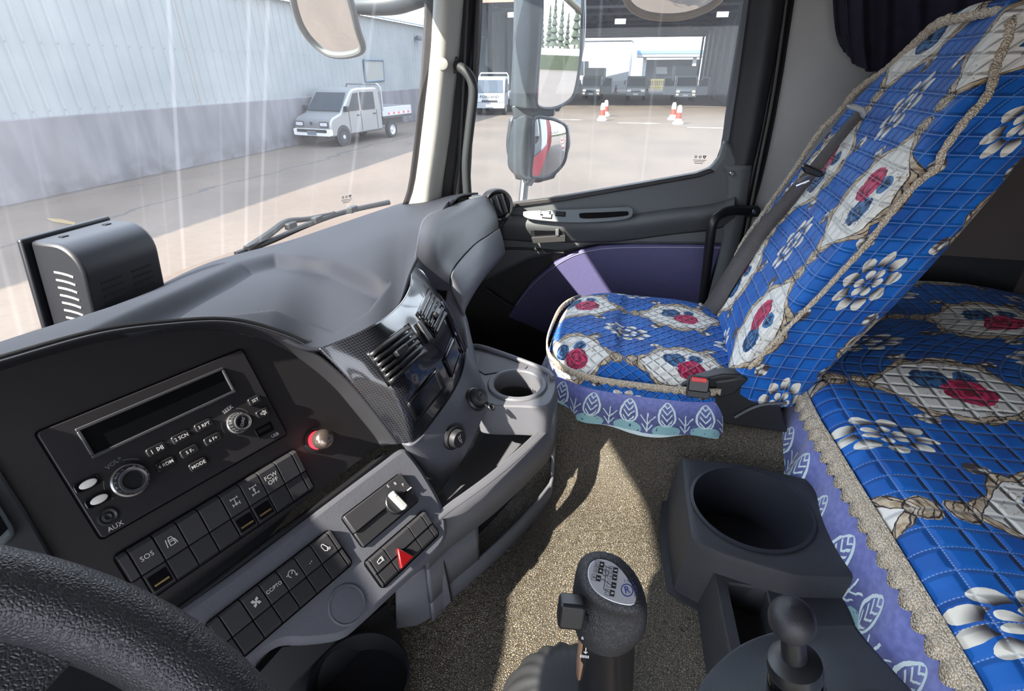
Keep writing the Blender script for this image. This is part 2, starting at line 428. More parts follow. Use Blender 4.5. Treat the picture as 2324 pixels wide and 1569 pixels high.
for du in (1061, 1083):
    tube('seal_lip', [P(du - 0.0 * k, 0, X=1.69) if 0 else P(du - (0.5 if 1 else 0) * (v / 10), v, X=1.685 + (du - 1061) * 0.001) for k, v in enumerate((-380, -200, -60, 60, 180, 300, 400, 450))], 0.008, BLK2, tp, 8, sm=14)
lathe('screw_cap', Frame(P(1004, 145, X=1.60), (0.25, -0.97, 0), (-0.05, 0, 1)), [(0.016, 0.0), (0.016, 0.002), (0.014, 0.003)], WHITE_TRIM, tp, 20)
hd = empty('grab_handle', P(1030, 160, X=1.66), 'dark grey tubular grab handle on the white front pillar', 'grab handle')
GH = mat('handle_grey', (46, 50, 52), 0.6)
tube('bar', [P(1032, 148, X=1.66), P(1052, 158, X=1.645), P(1069, 180, X=1.64), P(1074, 215, X=1.64), P(1066, 290, X=1.645), P(1058, 370, X=1.65), P(1061, 445, X=1.66)], 0.0145, GH, hd, 14, sm=40)
box('mount', Frame(P(1032, 148, X=1.66), (0.25, -0.97, 0), (0, 0, 1)), -0.012, 0.012, -0.022, 0.022, -0.015, 0.012, GH, hd, 0.004)

# ------------------------------------------------------------------ passenger door and side wall
dr = empty('door_1', P(1400, 600, X=XD), 'charcoal passenger door with purple vinyl insert', 'door', kind='structure')
def dpoly(name, px, x, m, parent=dr, th=0.05, bev=0.006, rnd=0):
    pts = [P(u, v, X=x) for u, v in px]
    if rnd: pts = crv(pts, rnd, True)
    return prism(name, pts, (th, 0, 0), m, parent, bev)
dpoly('upper_panel', [(1040, 440), (1148, 466), (1280, 448), (1450, 419), (1580, 396), (1614, 384), (1634, 358), (1645, 318), (1664, 330), (1690, 392), (1684, 470), (1650, 558), (1500, 556), (1360, 556), (1300, 566), (1200, 590), (1060, 660), (1010, 600)], 1.70, DOORD, th=0.06, bev=0.012)
dpoly('belt_moulding', [(1146, 463), (1280, 446), (1450, 417), (1580, 394), (1610, 383), (1622, 390), (1590, 402), (1450, 427), (1280, 457), (1150, 474)], 1.692, RUB, th=0.02, bev=0.003)
dpoly('insert_panel', [(1150, 720), (1172, 685), (1205, 640), (1250, 602), (1300, 573), (1360, 559), (1440, 555), (1560, 556), (1640, 557), (1612, 640), (1575, 760), (1400, 800), (1240, 760)], 1.705, PURP, th=0.03, bev=0.006)
st = [P(u, v, X=1.7035) for u, v in ((1172, 692), (1206, 649), (1252, 610), (1302, 581), (1362, 566), (1440, 562), (1560, 562), (1636, 563))]
tube('stitching', st, 0.0012, mat('pale_thread', (170, 168, 190), 0.7), dr, 6, sm=60)
dpoly('lower_panel', [(1000, 640), (1060, 590), (1200, 575), (1300, 560), (1650, 556), (1600, 760), (1500, 1000), (1000, 1000)], 1.735, DOORB, th=0.03)
tube('pocket_edge', [P(u, v, X=1.715) for u, v in ((1100, 655), (1150, 690), (1168, 700), (1185, 725), (1215, 745), (1262, 755))], 0.006, DOORB, dr, 8, sm=30)
tube('panel_crease', [P(u, v, X=1.70) for u, v in ((1060, 580), (1130, 566), (1200, 565), (1280, 573))], 0.005, DOORB, dr, 8, sm=30)
# armrest ledge swelling under the switches
def ledge():
    top = [(1138, 492), (1200, 497), (1300, 499), (1400, 497), (1520, 482), (1620, 470), (1668, 452)]
    rows = [[P(u, v - 8, X=1.70) for u, v in top], [P(u, v + 2, X=1.665) for u, v in top], [P(u, v + 22, X=1.66) for u, v in top], [P(u, v + 52, X=1.70) for u, v in top]]
    return patch('armrest_swell', rows, DOORD, dr, 40, 14, 0.004)
ledge()
# silver switch plate
spl = empty('switch_plate', P(1310, 488, X=1.66), 'silver window switch plate'); adopt(spl, dr)
fs_ = Frame(P(1310, 490, X=1.655), (0, -1, -0.02), (0.5, 0, 0.86))
def fpx(fr, px): return [fr.at(u, v) for u, v in px]
prism('plate', crv(fpx(fs_, [(1188, 486), (1200, 480), (1300, 477), (1400, 472), (1430, 472), (1436, 484), (1425, 497), (1370, 504), (1290, 506), (1215, 500), (1192, 494)]), 60, True), fs_.n * 0.006, SILV, spl, 0.0015)
prism('pull_recess', crv(fpx(fs_.off(0, 0, 0.0063), [(1315, 489), (1320, 484), (1370, 482), (1420, 480), (1426, 484), (1420, 490), (1370, 495), (1322, 496)]), 40, True), fs_.n * 0.001, GLOSS, spl)
for (a, b, m_) in ((1238, 484, SILV), (1242, 491, SILV), (1272, 486, BLK2)):
    f2 = Frame(fs_.at(a, b, 0.006), fs_.x, fs_.y); box('rocker_switch', f2, -0.014, 0.014, -0.006, 0.006, 0, 0.005, m_, spl, 0.001)
    box('rocker_gap', f2, -0.016, 0.016, -0.008, 0.008, -0.001, 0.001, GLOSS, spl)
# inside door handle
ih = empty('door_handle', P(1245, 532, X=1.68)); adopt(ih, dr)
fh = Frame(P(1245, 530, X=1.672), (0, -1, 0), (0, 0, 1))
def hpoly(nm, px, z0, z1, m_, bev=0.001, n=0):
    q = [fh.at(u, v, z0) for u, v in px]
    if n: q = crv(q, n, True)
    return prism(nm, q, fh.n * (z1 - z0), m_, ih, bev)
hpoly('surround', [(1204, 520), (1210, 513), (1262, 514), (1282, 520), (1286, 548), (1210, 552)], 0, 0.008, BLK2, 0.003)
hpoly('recess', [(1211, 520), (1216, 517), (1258, 518), (1264, 532), (1214, 536)], 0.0081, 0.0086, GLOSS)
hpoly('pull_bar', [(1207, 537), (1284, 532), (1285, 547), (1211, 551)], 0.008, 0.020, DOORB, 0.002)
hpoly('lock_lever', [(1262, 518), (1270, 517), (1270, 534), (1262, 532)], 0.008, 0.024, DOORD, 0.002)
# window frame and pane of the door
w2 = empty('window_2', P(1400, 430, X=XD), 'passenger door window with slanted lower edge', 'window', kind='structure')
wp = [P(u, v, X=1.752) for u, v in ((1133, -380), (1100, -90), (1094, 0), (1080, 200), (1062, 420), (1060, 470), (1160, 470), (1400, 430), (1600, 392), (1632, 362), (1644, 325), (1698, 0), (1712, -90), (1758, -380))]
prism('door_pane', wp, (0.004, 0, 0), GL_SIDE, w2)
strip('rear_frame', [[(1697, -60), (1716, -60)], [(1685, 20), (1704, 20)], [(1665, 140), (1682, 140)], [(1647, 250), (1664, 250)], [(1636, 330), (1654, 330)], [(1620, 372), (1650, 385)]], (1.745, 1.72), SILV if 0 else mat('frame_grey', (92, 92, 98), 0.45), w2, 0.02)
strip('rear_pillar_cover', [[(1706, -60), (1752, -60), (1790, -60)], [(1694, 40), (1742, 40), (1778, 40)], [(1672, 200), (1718, 200), (1748, 200)], [(1652, 330), (1696, 330), (1722, 330)], [(1642, 390), (1684, 385), (1704, 390)]], (1.715, 1.69, 1.70), BLK, w2, 0.03)
strip('rear_pillar_foot', [[(1640, 376), (1684, 376), (1708, 376)], [(1650, 420), (1680, 420), (1702, 420)], [(1640, 500), (1668, 500), (1690, 500)], [(1636, 560), (1656, 560), (1678, 560)], [(1600, 700), (1628, 700), (1655, 700)]], (1.70, 1.685, 1.695), DOORD, w2, 0.03)
strip('seam_strip', [[(1784, -60), (1812, -60)], [(1745, 200), (1772, 200)], [(1710, 380), (1736, 380)], [(1680, 520), (1700, 520)], [(1650, 680), (1680, 680)], [(1620, 800), (1650, 800)]], (1.705, 1.72), BLK2, w2, 0.03)
tube('seam_piping', [P(u, v, X=1.702) for u, v in ((1838, -380), (1793, -60), (1757, 200), (1722, 380), (1694, 520), (1664, 680))], 0.004, mat('seam_thread', (88, 86, 84), 0.8), w2, 6, sm=40)
lathe('screw', Frame(P(1661, 394, X=1.685), (0, -1, 0), (0, 0, 1)), [(0.007, 0), (0.007, 0.002), (0.005, 0.004)], CHROME, w2, 16)
stamp(Frame(P(1588, 363, X=1.748), (0, -1, 0), (0, 0, 1)), w2, 1.4)
# grey side wall behind the door, with corner to the back
ws = empty('wall_right', P(1800, 300, X=1.74), 'grey lined cab side wall behind the passenger door', 'wall', kind='structure')
prism('lining', [P(u, v, X=1.735) for u, v in ((1845, -380), (1800, -120), (1655, 760), (1640, 1000))] + [V((1.735, -1.1, -1.1)), V((1.735, -1.1, 0.6)), V((1.735, -0.42, 0.6))], (0.03, 0, 0), WALLG, ws, 0)
prism('rear_shadow_panel', [V((1.725, -0.80, -0.60)), V((1.725, -1.1, -0.60)), V((1.725, -1.1, 0.55)), V((1.725, -0.74, 0.55))], (0.012, 0, 0), mat('rear_trim', (82, 74, 72), 0.9), ws)  # dark brown sheet on the side wall, painting in the shadow at the rear
prism('wall_sill', [V((1.72, 0.2, -0.80)), V((1.72, -1.1, -0.80)), V((1.72, -1.1, -0.48)), V((1.72, -0.35, -0.48))], (0.03, 0, 0), BLK, ws)
strip('corner_moulding', [[(1990, 150), (2035, 150)], [(1950, 205), (1972, 205)], [(1920, 262), (1938, 262)], [(1890, 330), (1905, 330)], [(1850, 420), (1880, 420)]], (1.70, 1.69), mat('moulding_beige', (128, 122, 112), 0.7), ws, 0.03)
# ------------------------------------------------------------------ dashboard
RF = Frame(V((0.569, 1.081, -0.618)) * 0.50, (0.928, -0.372, 0), (0.18, 0.45, 0.875))   # plane of the radio panel, facing the driver
db = empty('dashboard', (0.7, 0.7, -0.65), 'grey and black wraparound dashboard under the windshield', 'dashboard')
far = [(-300, 935, -.46), (0, 805, -.455), (111, 757, -.45), (312, 671, -.44), (475, 596, -.43), (650, 548, -.42), (750, 515, -.41), (850, 481, -.40), (918, 459, -.395), (992, 444, -.39), (1085, 436, -.38)]
NT = [None, None, None, None, None, None, None, (838, 743, .80), (902, 696, .875), (940, 598, 1.01), (1000, 474, 1.36)]
narc = [(-300, 905), (0, 816), (223, 754), (382, 733), (510, 727), (605, 745), (712, 790)]
r0 = [P(u, v, Z=z) for u, v, z in far]
r3 = [RF.at(u, v, 0.0) for u, v in narc[:-1]] + [P(715, 791, t=.705), P(838, 743, t=.735), P(902, 696, t=.83), P(938, 600, t=1.0), P(1010, 474, t=1.34)]
r0[-1] = P(1085, 437, Z=-.345); r3.insert(11, None) if 0 else None
rows = [r0]
for f, lift in ((0.33, 0.012), (0.66, 0.018)):
    rows.append([a.lerp(b, f) + V((0, 0, lift)) for a, b in zip(r0, r3)])
rows.append(r3)
rec = [(205, 748), (330, 690), (545, 592), (625, 572), (760, 590), (885, 640), (835, 705), (760, 752), (620, 700), (450, 722), (300, 742)]
RECP = [P(u, v, Z=-.36 + (-.02)) for u, v in rec]
def sdist(x, y, poly):
    d = 9; ins = False; n = len(poly)
    for i in range(n):
        a = poly[i]; b = poly[(i + 1) % n]; ex, ey = b.x - a.x, b.y - a.y; wx, wy = x - a.x, y - a.y
        k = max(0, min(1, (wx * ex + wy * ey) / (ex * ex + ey * ey + 1e-12))); d = min(d, hypot(wx - ex * k, wy - ey * k))
        if (a.y > y) != (b.y > y) and x < (b.x - a.x) * (y - a.y) / (b.y - a.y) + a.x: ins = not ins
    return -d if ins else d
def dashfn(p, i, j):
    q = p * (-.38 / p.z) if p.z < -0.01 else p
    s = sdist(q.x, q.y, RECP); k = max(0, min(1, (0.004 - s) / 0.026)); k = k * k * (3 - 2 * k)
    return p + V((0, 0, -0.030 * k))
patch('top_pad', rows, DASH, db, 210, 100, 0.006, fn=dashfn)
# hood of the driver's instruments, unseen at left, raised to shade the switch pad
_a = r3[0]; _b = r0[0]
bh = [[_b + V((0.0, 0, 0)), V((0.05, 1.06, -.46)), V((-0.25, 1.0, -.46)), V((-0.60, 0.86, -.45))],
      [_a.lerp(_b, .5) + V((0, 0, .012)), V((0.0, 0.84, -.29)), V((-0.28, 0.80, -.28)), V((-0.60, 0.70, -.34))],
      [_a, V((0.02, 0.60, -.165)), V((-0.25, 0.59, -.15)), V((-0.56, 0.56, -.22))]]
patch('binnacle_hood', bh, DASH, db, 24, 14, 0.008)
# black panel that carries the radio, under the arched hood
arch = [(-320, 912), (0, 816), (223, 754), (382, 733), (510, 727), (605, 745), (700, 783), (787, 852), (841, 909), (892, 979), (915, 1008)]
inner = [(-320, 935), (0, 838), (223, 774), (382, 750), (500, 745), (595, 765), (680, 806), (760, 870), (812, 930), (860, 990), (872, 1012)]
low = [(800, 1062), (640, 1182), (500, 1290), (399, 1368), (300, 1440), (80, 1560), (-320, 1750)]
arcI = [RF.hit(u, v) for u, v in inner]
ic = crv([V((x, y, 0)) for x, y in arcI], 50)
lowl = [RF.hit(u, v) for u, v in low]
prism('radio_fascia', [RF.pt(p.x, p.y, -0.012) for p in ic] + [RF.pt(x, y, -0.012) for x, y in lowl], RF.n * -0.02, PANEL, db)
A1 = crv([RF.at(u, v, 0.0) for u, v in arch], 50)
A2 = [RF.pt(p.x, p.y, -0.012) for p in ic]
def hood(i, j): pass
hr = [A1, [a.lerp(b, .35) + RF.n * 0.010 for a, b in zip(A1, A2)], [a.lerp(b, .8) + RF.n * 0.004 for a, b in zip(A1, A2)], A2]
patch('hood_rim', None, BLK, db, grid=patch_pts(hr, 70, 10), solid=0.004)
patch('hood_edge', None, BLK, db, grid=patch_pts([[a + RF.n * -0.02 for a in A1], [a + RF.n * 0.001 - V((0, 0, 0.0)) for a in A1]], 70, 3, True), solid=0.004)
# ledge between the black panel and the grey switch panel
_h = RF.at(700, 1150, 0.010); LF = Frame(_h, RF.x, V((0.372 * sin(radians(47)), 0.928 * sin(radians(47)), cos(radians(47)))))
def seg(px, fr, lift=0): return [fr.at(u, v, lift) for u, v in px]
gl = [(380, 1392), (480, 1318), (620, 1212), (740, 1126), (812, 1072), (874, 1022)]
patch('fascia_ledge', [seg(gl, RF, -0.012), seg([(u - 1, v + 5) for u, v in gl], RF, 0.006), seg([(u + 6, v + 10) for u, v in gl], RF, 0.010), seg([(u + 14, v + 16) for u, v in gl], RF, 0.004), seg([(u + 20, v + 24) for u, v in gl], RF, -0.004)], BLK2, db, 40, 16, 0.003)
# grey padded switch panel
gp = [(300, 1470), (400, 1388), (560, 1276), (740, 1140), (850, 1058), (912, 1016), (940, 1035), (975, 1085), (1005, 1140), (1018, 1185), (1016, 1225), (990, 1262), (900, 1345), (820, 1420), (775, 1452), (700, 1463), (640, 1466), (590, 1500), (560, 1560), (430, 1640)]
gpc = crv(seg(gp, LF), 90, True)
prism('switch_pad', gpc, LF.n * -0.03, GREY, db, 0.010)
# dark cavity under the pad and knee bolster
kb = [(560, 1560), (640, 1470), (780, 1452), (880, 1370), (930, 1480), (960, 1700), (500, 1800)]
prism('knee_panel', seg(kb, RF, -0.06), RF.n * -0.02, BLK2, db)
# instrument cluster surround at the far left
prism('cluster_surround', seg([(-320, 930), (-10, 1050), (0, 1066), (60, 1160), (120, 1262), (150, 1400), (-320, 1600)], RF, -0.006), RF.n * -0.01, mat('cluster_dark', (44, 47, 50), 0.55), db, 0.003)
prism('cluster_frame', seg([(-60, 1095), (-5, 1140), (30, 1195), (36, 1215), (10, 1238), (-60, 1260)], RF, 0.004), RF.n * -0.012, mat('cluster_rim', (96, 104, 110), 0.4), db, 0.004)
prism('cluster_lens', seg([(-70, 1110), (-12, 1150), (18, 1200), (-4, 1222), (-70, 1244)], RF, 0.0045), RF.n * 0.001, GLOSS, db)

# --- centre stack: carbon look vent panel
def carbon():
    m, t, b = new_mat('carbon_weave'); b.inputs['Roughness'].default_value = 0.16; b.inputs['Coat Weight'].default_value = 0.6; b.inputs['Coat Roughness'].default_value = 0.05
    s = nd(t, 'ShaderNodeSeparateXYZ'); t.links.new(coords(t, True), s.inputs[0]); x = E(t, s.outputs[0]) * 260.0; y = E(t, s.outputs[1]) * 260.0
    a = (x.fl() + y.fl()) * 0.5; chk = a.fr().gt(0.25)
    h = (x.fr() - 0.5).ab() * chk + (y.fr() - 0.5).ab() * (1.0 - chk)
    t.links.new(mixc(t, h.st(0.0, 0.5), lin3((46, 48, 55)), lin3((10, 11, 14))), b.inputs['Base Color'])
    return m
CARB = carbon()
cst = empty('vent_panel', P(900, 850, t=.88), 'glossy carbon-pattern centre panel with air vents and black displays', 'vent panel')
vpx = [[(722, 792, .70), (838, 743, .73), (902, 696, .825), (930, 650, .92), (936, 606, 1.0), (958, 612, 1.03)],
       [(790, 862, .715), (880, 815, .735), (955, 748, .825), (992, 700, .92), (1002, 680, 1.0), (1010, 690, 1.04)],
       [(850, 935, .74), (925, 885, .75), (995, 815, .835), (1030, 770, .915), (1038, 748, .965), (1040, 750, 1.0)],
       [(908, 1010, .775), (945, 1004, .775), (1010, 920, .84), (1045, 858, .90), (1056, 812, .935), (1056, 800, .97)]]
VR = [[P(u, v, t=t) for u, v, t in r] for r in vpx]
VG = patch_pts(VR, 60, 40)
patch('carbon_fascia', None, CARB, cst, grid=VG, solid=0.006, uv=True)
from mathutils.bvhtree import BVHTree
def bvh_of(g):
    nu = len(g[0]); nv = len(g); vs = [p for r in g for p in r]
    return BVHTree.FromPolygons(vs, [(j * nu + i, j * nu + i + 1, (j + 1) * nu + i + 1, (j + 1) * nu + i) for j in range(nv - 1) for i in range(nu - 1)])
VB = bvh_of(VG)
def onb(b, u, v, lift=0.0, t0=.9):
    d = ray(u, v).normalized(); h = b.ray_cast(V((0, 0, 0)), d)
    if h[0] is None: return ray(u, v) * t0
    n = h[1] if h[1].dot(d) < 0 else -h[1]
    return h[0] + n * lift
def onpatch(name, b, quad, nu, nv, m, parent, lift=0.002, solid=0.002, t0=.9):
    """quad of pixels laid on a curved surface"""
    a, b_, c, d = [V((q[0], q[1], 0)) for q in quad]
    g = [[onb(b, *(a.lerp(b_, i / (nu - 1)).lerp(d.lerp(c, i / (nu - 1)), j / (nv - 1)))[:2], lift, t0) for i in range(nu)] for j in range(nv)]
    return patch(name, None, m, parent, grid=g, solid=solid), g
def air_vent(quad, nsl, tab):
    bk, g = onpatch('vent_opening', VB, quad, 8, 8, GLOSS, cst, 0.0025)
    A, B, C, D = [V((q[0], q[1], 0)) for q in quad]
    for k in range(nsl):
        f0 = (k + 0.25) / nsl; f1 = (k + 0.95) / nsl
        q = [A.lerp(D, f0), B.lerp(C, f0), B.lerp(C, f1), A.lerp(D, f1)]
        L = [onb(VB, *q[0].lerp(q[1], 0.05 + 0.9 * i / 6)[:2], 0.0030) for i in range(7)]; R_ = [onb(VB, *q[3].lerp(q[2], 0.05 + 0.9 * i / 6)[:2], 0.0048) for i in range(7)]
        ribbon('louvre', L, R_, mat('louvre_black', (22, 23, 26), 0.4), cst, 0.0012)
    c = onb(VB, *tab, 0.006); n = (onb(VB, *tab, 0.01) - onb(VB, *tab, 0.0)).normalized()
    e1 = (onb(VB, *A.lerp(D, .5)[:2]) - onb(VB, *B.lerp(C, .5)[:2])).normalized()
    plate('louvre_tab', Frame(c, -e1, n.cross(-e1)), 0.026, 0.010, 0.003, -0.003, 0.006, BLK2, cst, bev=0.002)
air_vent([(829, 804), (925, 735), (968, 798), (881, 878)], 6, (903, 800))
air_vent([(944, 713), (971, 655), (1012, 713), (986, 768)], 6, (985, 716))
onpatch('black_display', VB, [(922, 919), (990, 835), (1009, 880), (942, 959)], 8, 8, mat('display_black', (12, 14, 18), 0.2), cst, 0.003)
onpatch('black_display', VB, [(1005, 818), (1028, 764), (1043, 798), (1023, 858)], 8, 8, mat('display_black', (12, 14, 18), 0.2), cst, 0.003)
onpatch('vent_thumbwheel', VB, [(943, 735), (950, 732), (978, 772), (970, 779)], 4, 10, BLK, cst, 0.006, 0.005)
tube('edge_trim', [onb(VB, u, v, 0.004) for u, v in ((1000, 690), (1020, 735), (1040, 780), (1050, 800))], 0.004, CHROME if 0 else mat('gloss_trim', (60, 62, 70), 0.1, metal=0.6), cst, 8, sm=20)

# grey stack below the vents
spt = [.77, .77, .835, .895, .93, .965]; cap = [.90, .90, .87, .885, .90, .94]
sp0 = [(912, 1008), (945, 1004), (1010, 920), (1045, 858), (1058, 808), (1062, 790)]; sp1 = [(940, 1045), (985, 1020), (1045, 945), (1075, 885), (1084, 845), (1082, 830)]
sp2 = [(965, 1082), (1010, 1060), (1062, 985), (1093, 915), (1100, 888), (1098, 870)]; sp3 = [(992, 1124), (1022, 1084), (1062, 1022), (1094, 950), (1103, 910), (1106, 890)]
def tz(u, v, z): return z / ray(u, v).z
spx = []
for r_, w_ in ((sp0, 0), (sp1, .25), (sp2, .6), (sp3, 1)): spx.append([(u, v, a * (1 - w_) + min(tz(*b, -.545 * KF), cp) * w_) for (u, v), a, b, cp in zip(r_, spt, sp3, cap)])
SG = patch_pts([[P(u, v, t=t) for u, v, t in r] for r in spx], 50, 30)
patch('stack_panel', None, GREY, db, grid=SG, solid=0.006); SB = bvh_of(SG)
def socket(u, v, kind, label):
    c = onb(SB, u, v, 0.0); n = (onb(SB, u, v, 0.01) - c).normalized()
    e1 = V((0.8, -0.4, 0.3)); e1 = (e1 - n * e1.dot(n)).normalized(); f = Frame(c, e1, n.cross(e1))
    o = empty('power_socket' if kind else 'cigarette_lighter', c, label, 'socket' if kind else 'lighter')
    lathe('collar', f, [(0.021, -0.002), (0.021, 0.003), (0.018, 0.006), (0.014, 0.006), (0.013, 0.001)], BLK2, o)
    lathe('plug', f, [(0.015, 0.0), (0.015, 0.013), (0.0135, 0.016)], BLK, o)
    if kind:
        box('flap_tab', f, -0.005, 0.005, -0.030, -0.012, 0.010, 0.014, BLK2, o, 0.002)
        tube('flap_ring', [f.pt(0.006 * cos(a * pi / 6), -0.026 + 0.006 * sin(a * pi / 6), 0.016) for a in range(13)], 0.0016, BLK2, o, 6)
        strokes('symbol', f, [[(-0.004, -0.003), (-0.004, 0.005), (0.004, 0.005), (0.004, -0.003), (-0.004, -0.003)], [(-0.002, 0.005), (-0.002, 0.008)], [(0.002, 0.005), (0.002, 0.008)]], 0.0009, mat('grey_ink', (120, 122, 126), 0.6), o, 0.0163)
    else:
        strokes('symbol', f, [[(-0.0015, 0.007), (-0.0015, -0.003), (0.0015, -0.003), (0.0015, 0.007), (-0.0015, 0.007)], [(0, -0.004), (0, -0.008)], [(0.003, 0.004), (0.005, 0.008)]], 0.0009, INK, o, 0.0163)
socket(1028, 992, 0, 'round cigarette lighter below the left black display')
socket(1080, 907, 1, 'capped round power socket at the right end of the grey stack')

# storage tray and cup holder beside the stack
tr = empty('storage_tray', P(1150, 1100, Z=-.64), 'light grey dashboard tray with a cup holder and open slot', 'tray')
PZ, RZ, TZ = -.44 * KF, -.49 * KF, -.545 * KF
def zp(px, z): return [P(u, v, Z=z) for u, v in px]
plat = [(1085, 905), (1102, 919), (1180, 922), (1233, 923), (1252, 910), (1262, 880), (1259, 852), (1243, 836), (1192, 817), (1130, 800), (1072, 786), (1060, 800), (1075, 860)]
cc = P(1174, 874, Z=PZ); CR = 0.0375 * KF
def hole_plate(name, outer, c, r, th, m, parent, n=48):
    """horizontal slab with a round hole"""
    vs = []; k = n
    cs = crv(outer, n, True)
    cs = sorted(cs, key=lambda p: atan2(p.y - c.y, p.x - c.x))
    ins = [V((c.x + r * cos(atan2(p.y - c.y, p.x - c.x)), c.y + r * sin(atan2(p.y - c.y, p.x - c.x)), c.z)) for p in cs]
    dz = V((0, 0, -th)); vs = cs + ins + [p + dz for p in cs] + [p + dz for p in ins]; fs = []
    for i in range(k):
        j = (i + 1) % k
        fs += [(i, j, k + j, k + i), (2 * k + j, 2 * k + i, 3 * k + i, 3 * k + j), (j, i, 2 * k + i, 2 * k + j), (k + i, k + j, 3 * k + j, 3 * k + i)]
    return mk(name, vs, fs, m, parent, 'auto', bev=0.003)
hole_plate('cup_platform', [V(p) for p in zp(plat, PZ)], cc, CR, 0.065, LGREY, tr)
cf = Frame(cc, (1, 0, 0), (0, 1, 0))
lathe('cup_ring', cf, [(r_ * KF, h_) for r_, h_ in [(0.0375, -0.004), (0.0375, 0.002), (0.040, 0.0045), (0.0455, 0.004), (0.0475, 0.0015), (0.0475, -0.001)]], LGREY, tr, 48, capt=False)
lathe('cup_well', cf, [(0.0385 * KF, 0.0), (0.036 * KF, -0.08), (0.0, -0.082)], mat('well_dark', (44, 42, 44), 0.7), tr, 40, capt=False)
# shallow pocket behind the cup: its shade painted as a flat darker patch
pk = zp([(1092, 800), (1150, 815), (1197, 832), (1192, 838), (1150, 842), (1100, 850), (1082, 838)], PZ + 0.001)
prism('rear_pocket_shade', pk, (0, 0, 0.0008), mat('tray_shadow_grey', (86, 84, 88), 0.6), tr)
tube('pocket_rim', zp([(1068, 786), (1090, 787), (1140, 803), (1192, 822), (1240, 842), (1256, 858)], PZ + 0.004), 0.005, LGREY, tr, 10, sm=30)
# lower tray: floor, rim wall and front wall with the slot
tf = zp([(985, 1140), (1025, 1080), (1075, 1010), (1094, 966), (1220, 966), (1236, 985), (1225, 1015), (1130, 1100), (1020, 1180)], TZ)
prism('tray_floor', tf, (0, 0, -0.01), LGREY, tr)
patch('platform_riser', [zp([(1092, 915), (1150, 921), (1200, 923), (1233, 923), (1256, 906)], PZ - 0.003), zp([(1096, 968), (1150, 972), (1200, 974), (1228, 978), (1246, 968)], TZ)], LGREY, tr, 30, 8, 0.004, lv=True)
rimo = [(962, 1216), (1014, 1169), (1060, 1136), (1112, 1098), (1170, 1050), (1220, 1004), (1250, 972), (1262, 940), (1266, 900), (1260, 862)]
RO = [P(u, v, Z=RZ + max(0, (k - 6)) * 0.0165 * KF) for k, (u, v) in enumerate(rimo)]
RO = crv(RO, 60)
def inward(p, d):
    c = V((0.72 * KF, 0.30 * KF, p.z)); return p + (c - p).normalized() * d
RI = [inward(p, 0.016) for p in RO]
ribs = [[V((p.x, p.y, TZ)) for p in RI], RI, [a.lerp(b, .5) + V((0, 0, 0.004)) for a, b in zip(RI, RO)], RO]
patch('tray_rim', None, LGREY, tr, grid=patch_pts(ribs, 60, 12), solid=0.003)
# front wall below the rim; opening left for the slot
def wallrow(f): return [V((p.x, p.y, p.z * (1 - f) + (FLZ - 0.02) * f)) - V((0, 0, 0)) for p in RO]
N = len(RO)
def wall_piece(name, i0, i1, f0, f1, m=LGREY, push=0.0):
    g = [[V((RO[i].x, RO[i].y, RO[i].z * (1 - f) + (FLZ - 0.01) * f)) - (inward(RO[i], 1) - RO[i]) * (-push) for i in range(i0, i1)] for f in (f0, f0 + (f1 - f0) * .5, f1)]
    return patch(name, None, m, tr, grid=g, solid=0.006)
s0, s1 = 16, 49
wall_piece('front_wall_top', 0, N, 0.0, 0.36)
wall_piece('front_wall_foot', 0, N, 0.74, 1.0)
wall_piece('front_wall_end', 0, s0 + 1, 0.36, 0.74)
wall_piece('front_wall_end', s1 - 1, N, 0.36, 0.74)
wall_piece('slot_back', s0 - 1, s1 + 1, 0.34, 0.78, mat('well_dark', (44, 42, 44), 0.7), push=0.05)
# side cheek of the console at left, with its split line
patch('console_cheek', [[P(900, 1330, t=.645 * KF), P(950, 1300, t=.655 * KF), P(1008, 1262, t=.675 * KF)], [P(900, 1380, t=.66 * KF), P(955, 1350, t=.67 * KF), P(1016, 1315, t=.69 * KF)], [P(900, 1428, t=.67 * KF), P(975, 1412, t=.70 * KF), P(1026, 1366, t=.714 * KF)]], LGREY, tr, 20, 16, 0.01)
tube('split_line', [P(1005, 1266, t=.672 * KF), P(1015, 1312, t=.688 * KF), P(1025, 1364, t=.712 * KF)], 0.0015, BLK2, tr, 6)

# passenger side pod: dark pad over a grey glovebox strip
ppx = [[(940, 605, 1.015), (950, 530, 1.09), (966, 492, 1.20), (1010, 472, 1.34), (1065, 452, 1.50), (1112, 441, 1.63)],
       [(958, 625, 1.03), (985, 545, 1.08), (1010, 505, 1.20), (1045, 484, 1.33), (1085, 468, 1.48), (1120, 462, 1.62)],
       [(985, 655, 1.05), (1005, 600, 1.08), (1035, 560, 1.20), (1070, 530, 1.32), (1100, 508, 1.46), (1130, 495, 1.61)],
       [(1020, 660, 1.08), (1024, 620, 1.09), (1045, 588, 1.19), (1080, 552, 1.31), (1108, 534, 1.45), (1132, 518, 1.60)]]
patch('passenger_pad', [[P(u, v, t=t) for u, v, t in r] for r in ppx], mat('pad_slate', (56, 58, 65), 0.5, grain=900, gs=0.2, gd=0.0004), db, 44, 30, 0.006)
gpx = [[(1021, 648, 1.088), (1028, 618, 1.092), (1048, 588, 1.19), (1082, 553, 1.31), (1110, 535, 1.45), (1134, 518, 1.60)],
       [(1030, 668, 1.085), (1044, 645, 1.10), (1066, 612, 1.19), (1096, 577, 1.31), (1118, 560, 1.45), (1142, 545, 1.60)],
       [(1045, 694, 1.085), (1058, 676, 1.11), (1082, 640, 1.20), (1106, 606, 1.32), (1126, 588, 1.46), (1147, 574, 1.61)],
       [(1056, 716, 1.09), (1058, 700, 1.14), (1080, 660, 1.24), (1104, 625, 1.37), (1122, 606, 1.50), (1142, 586, 1.64)]]
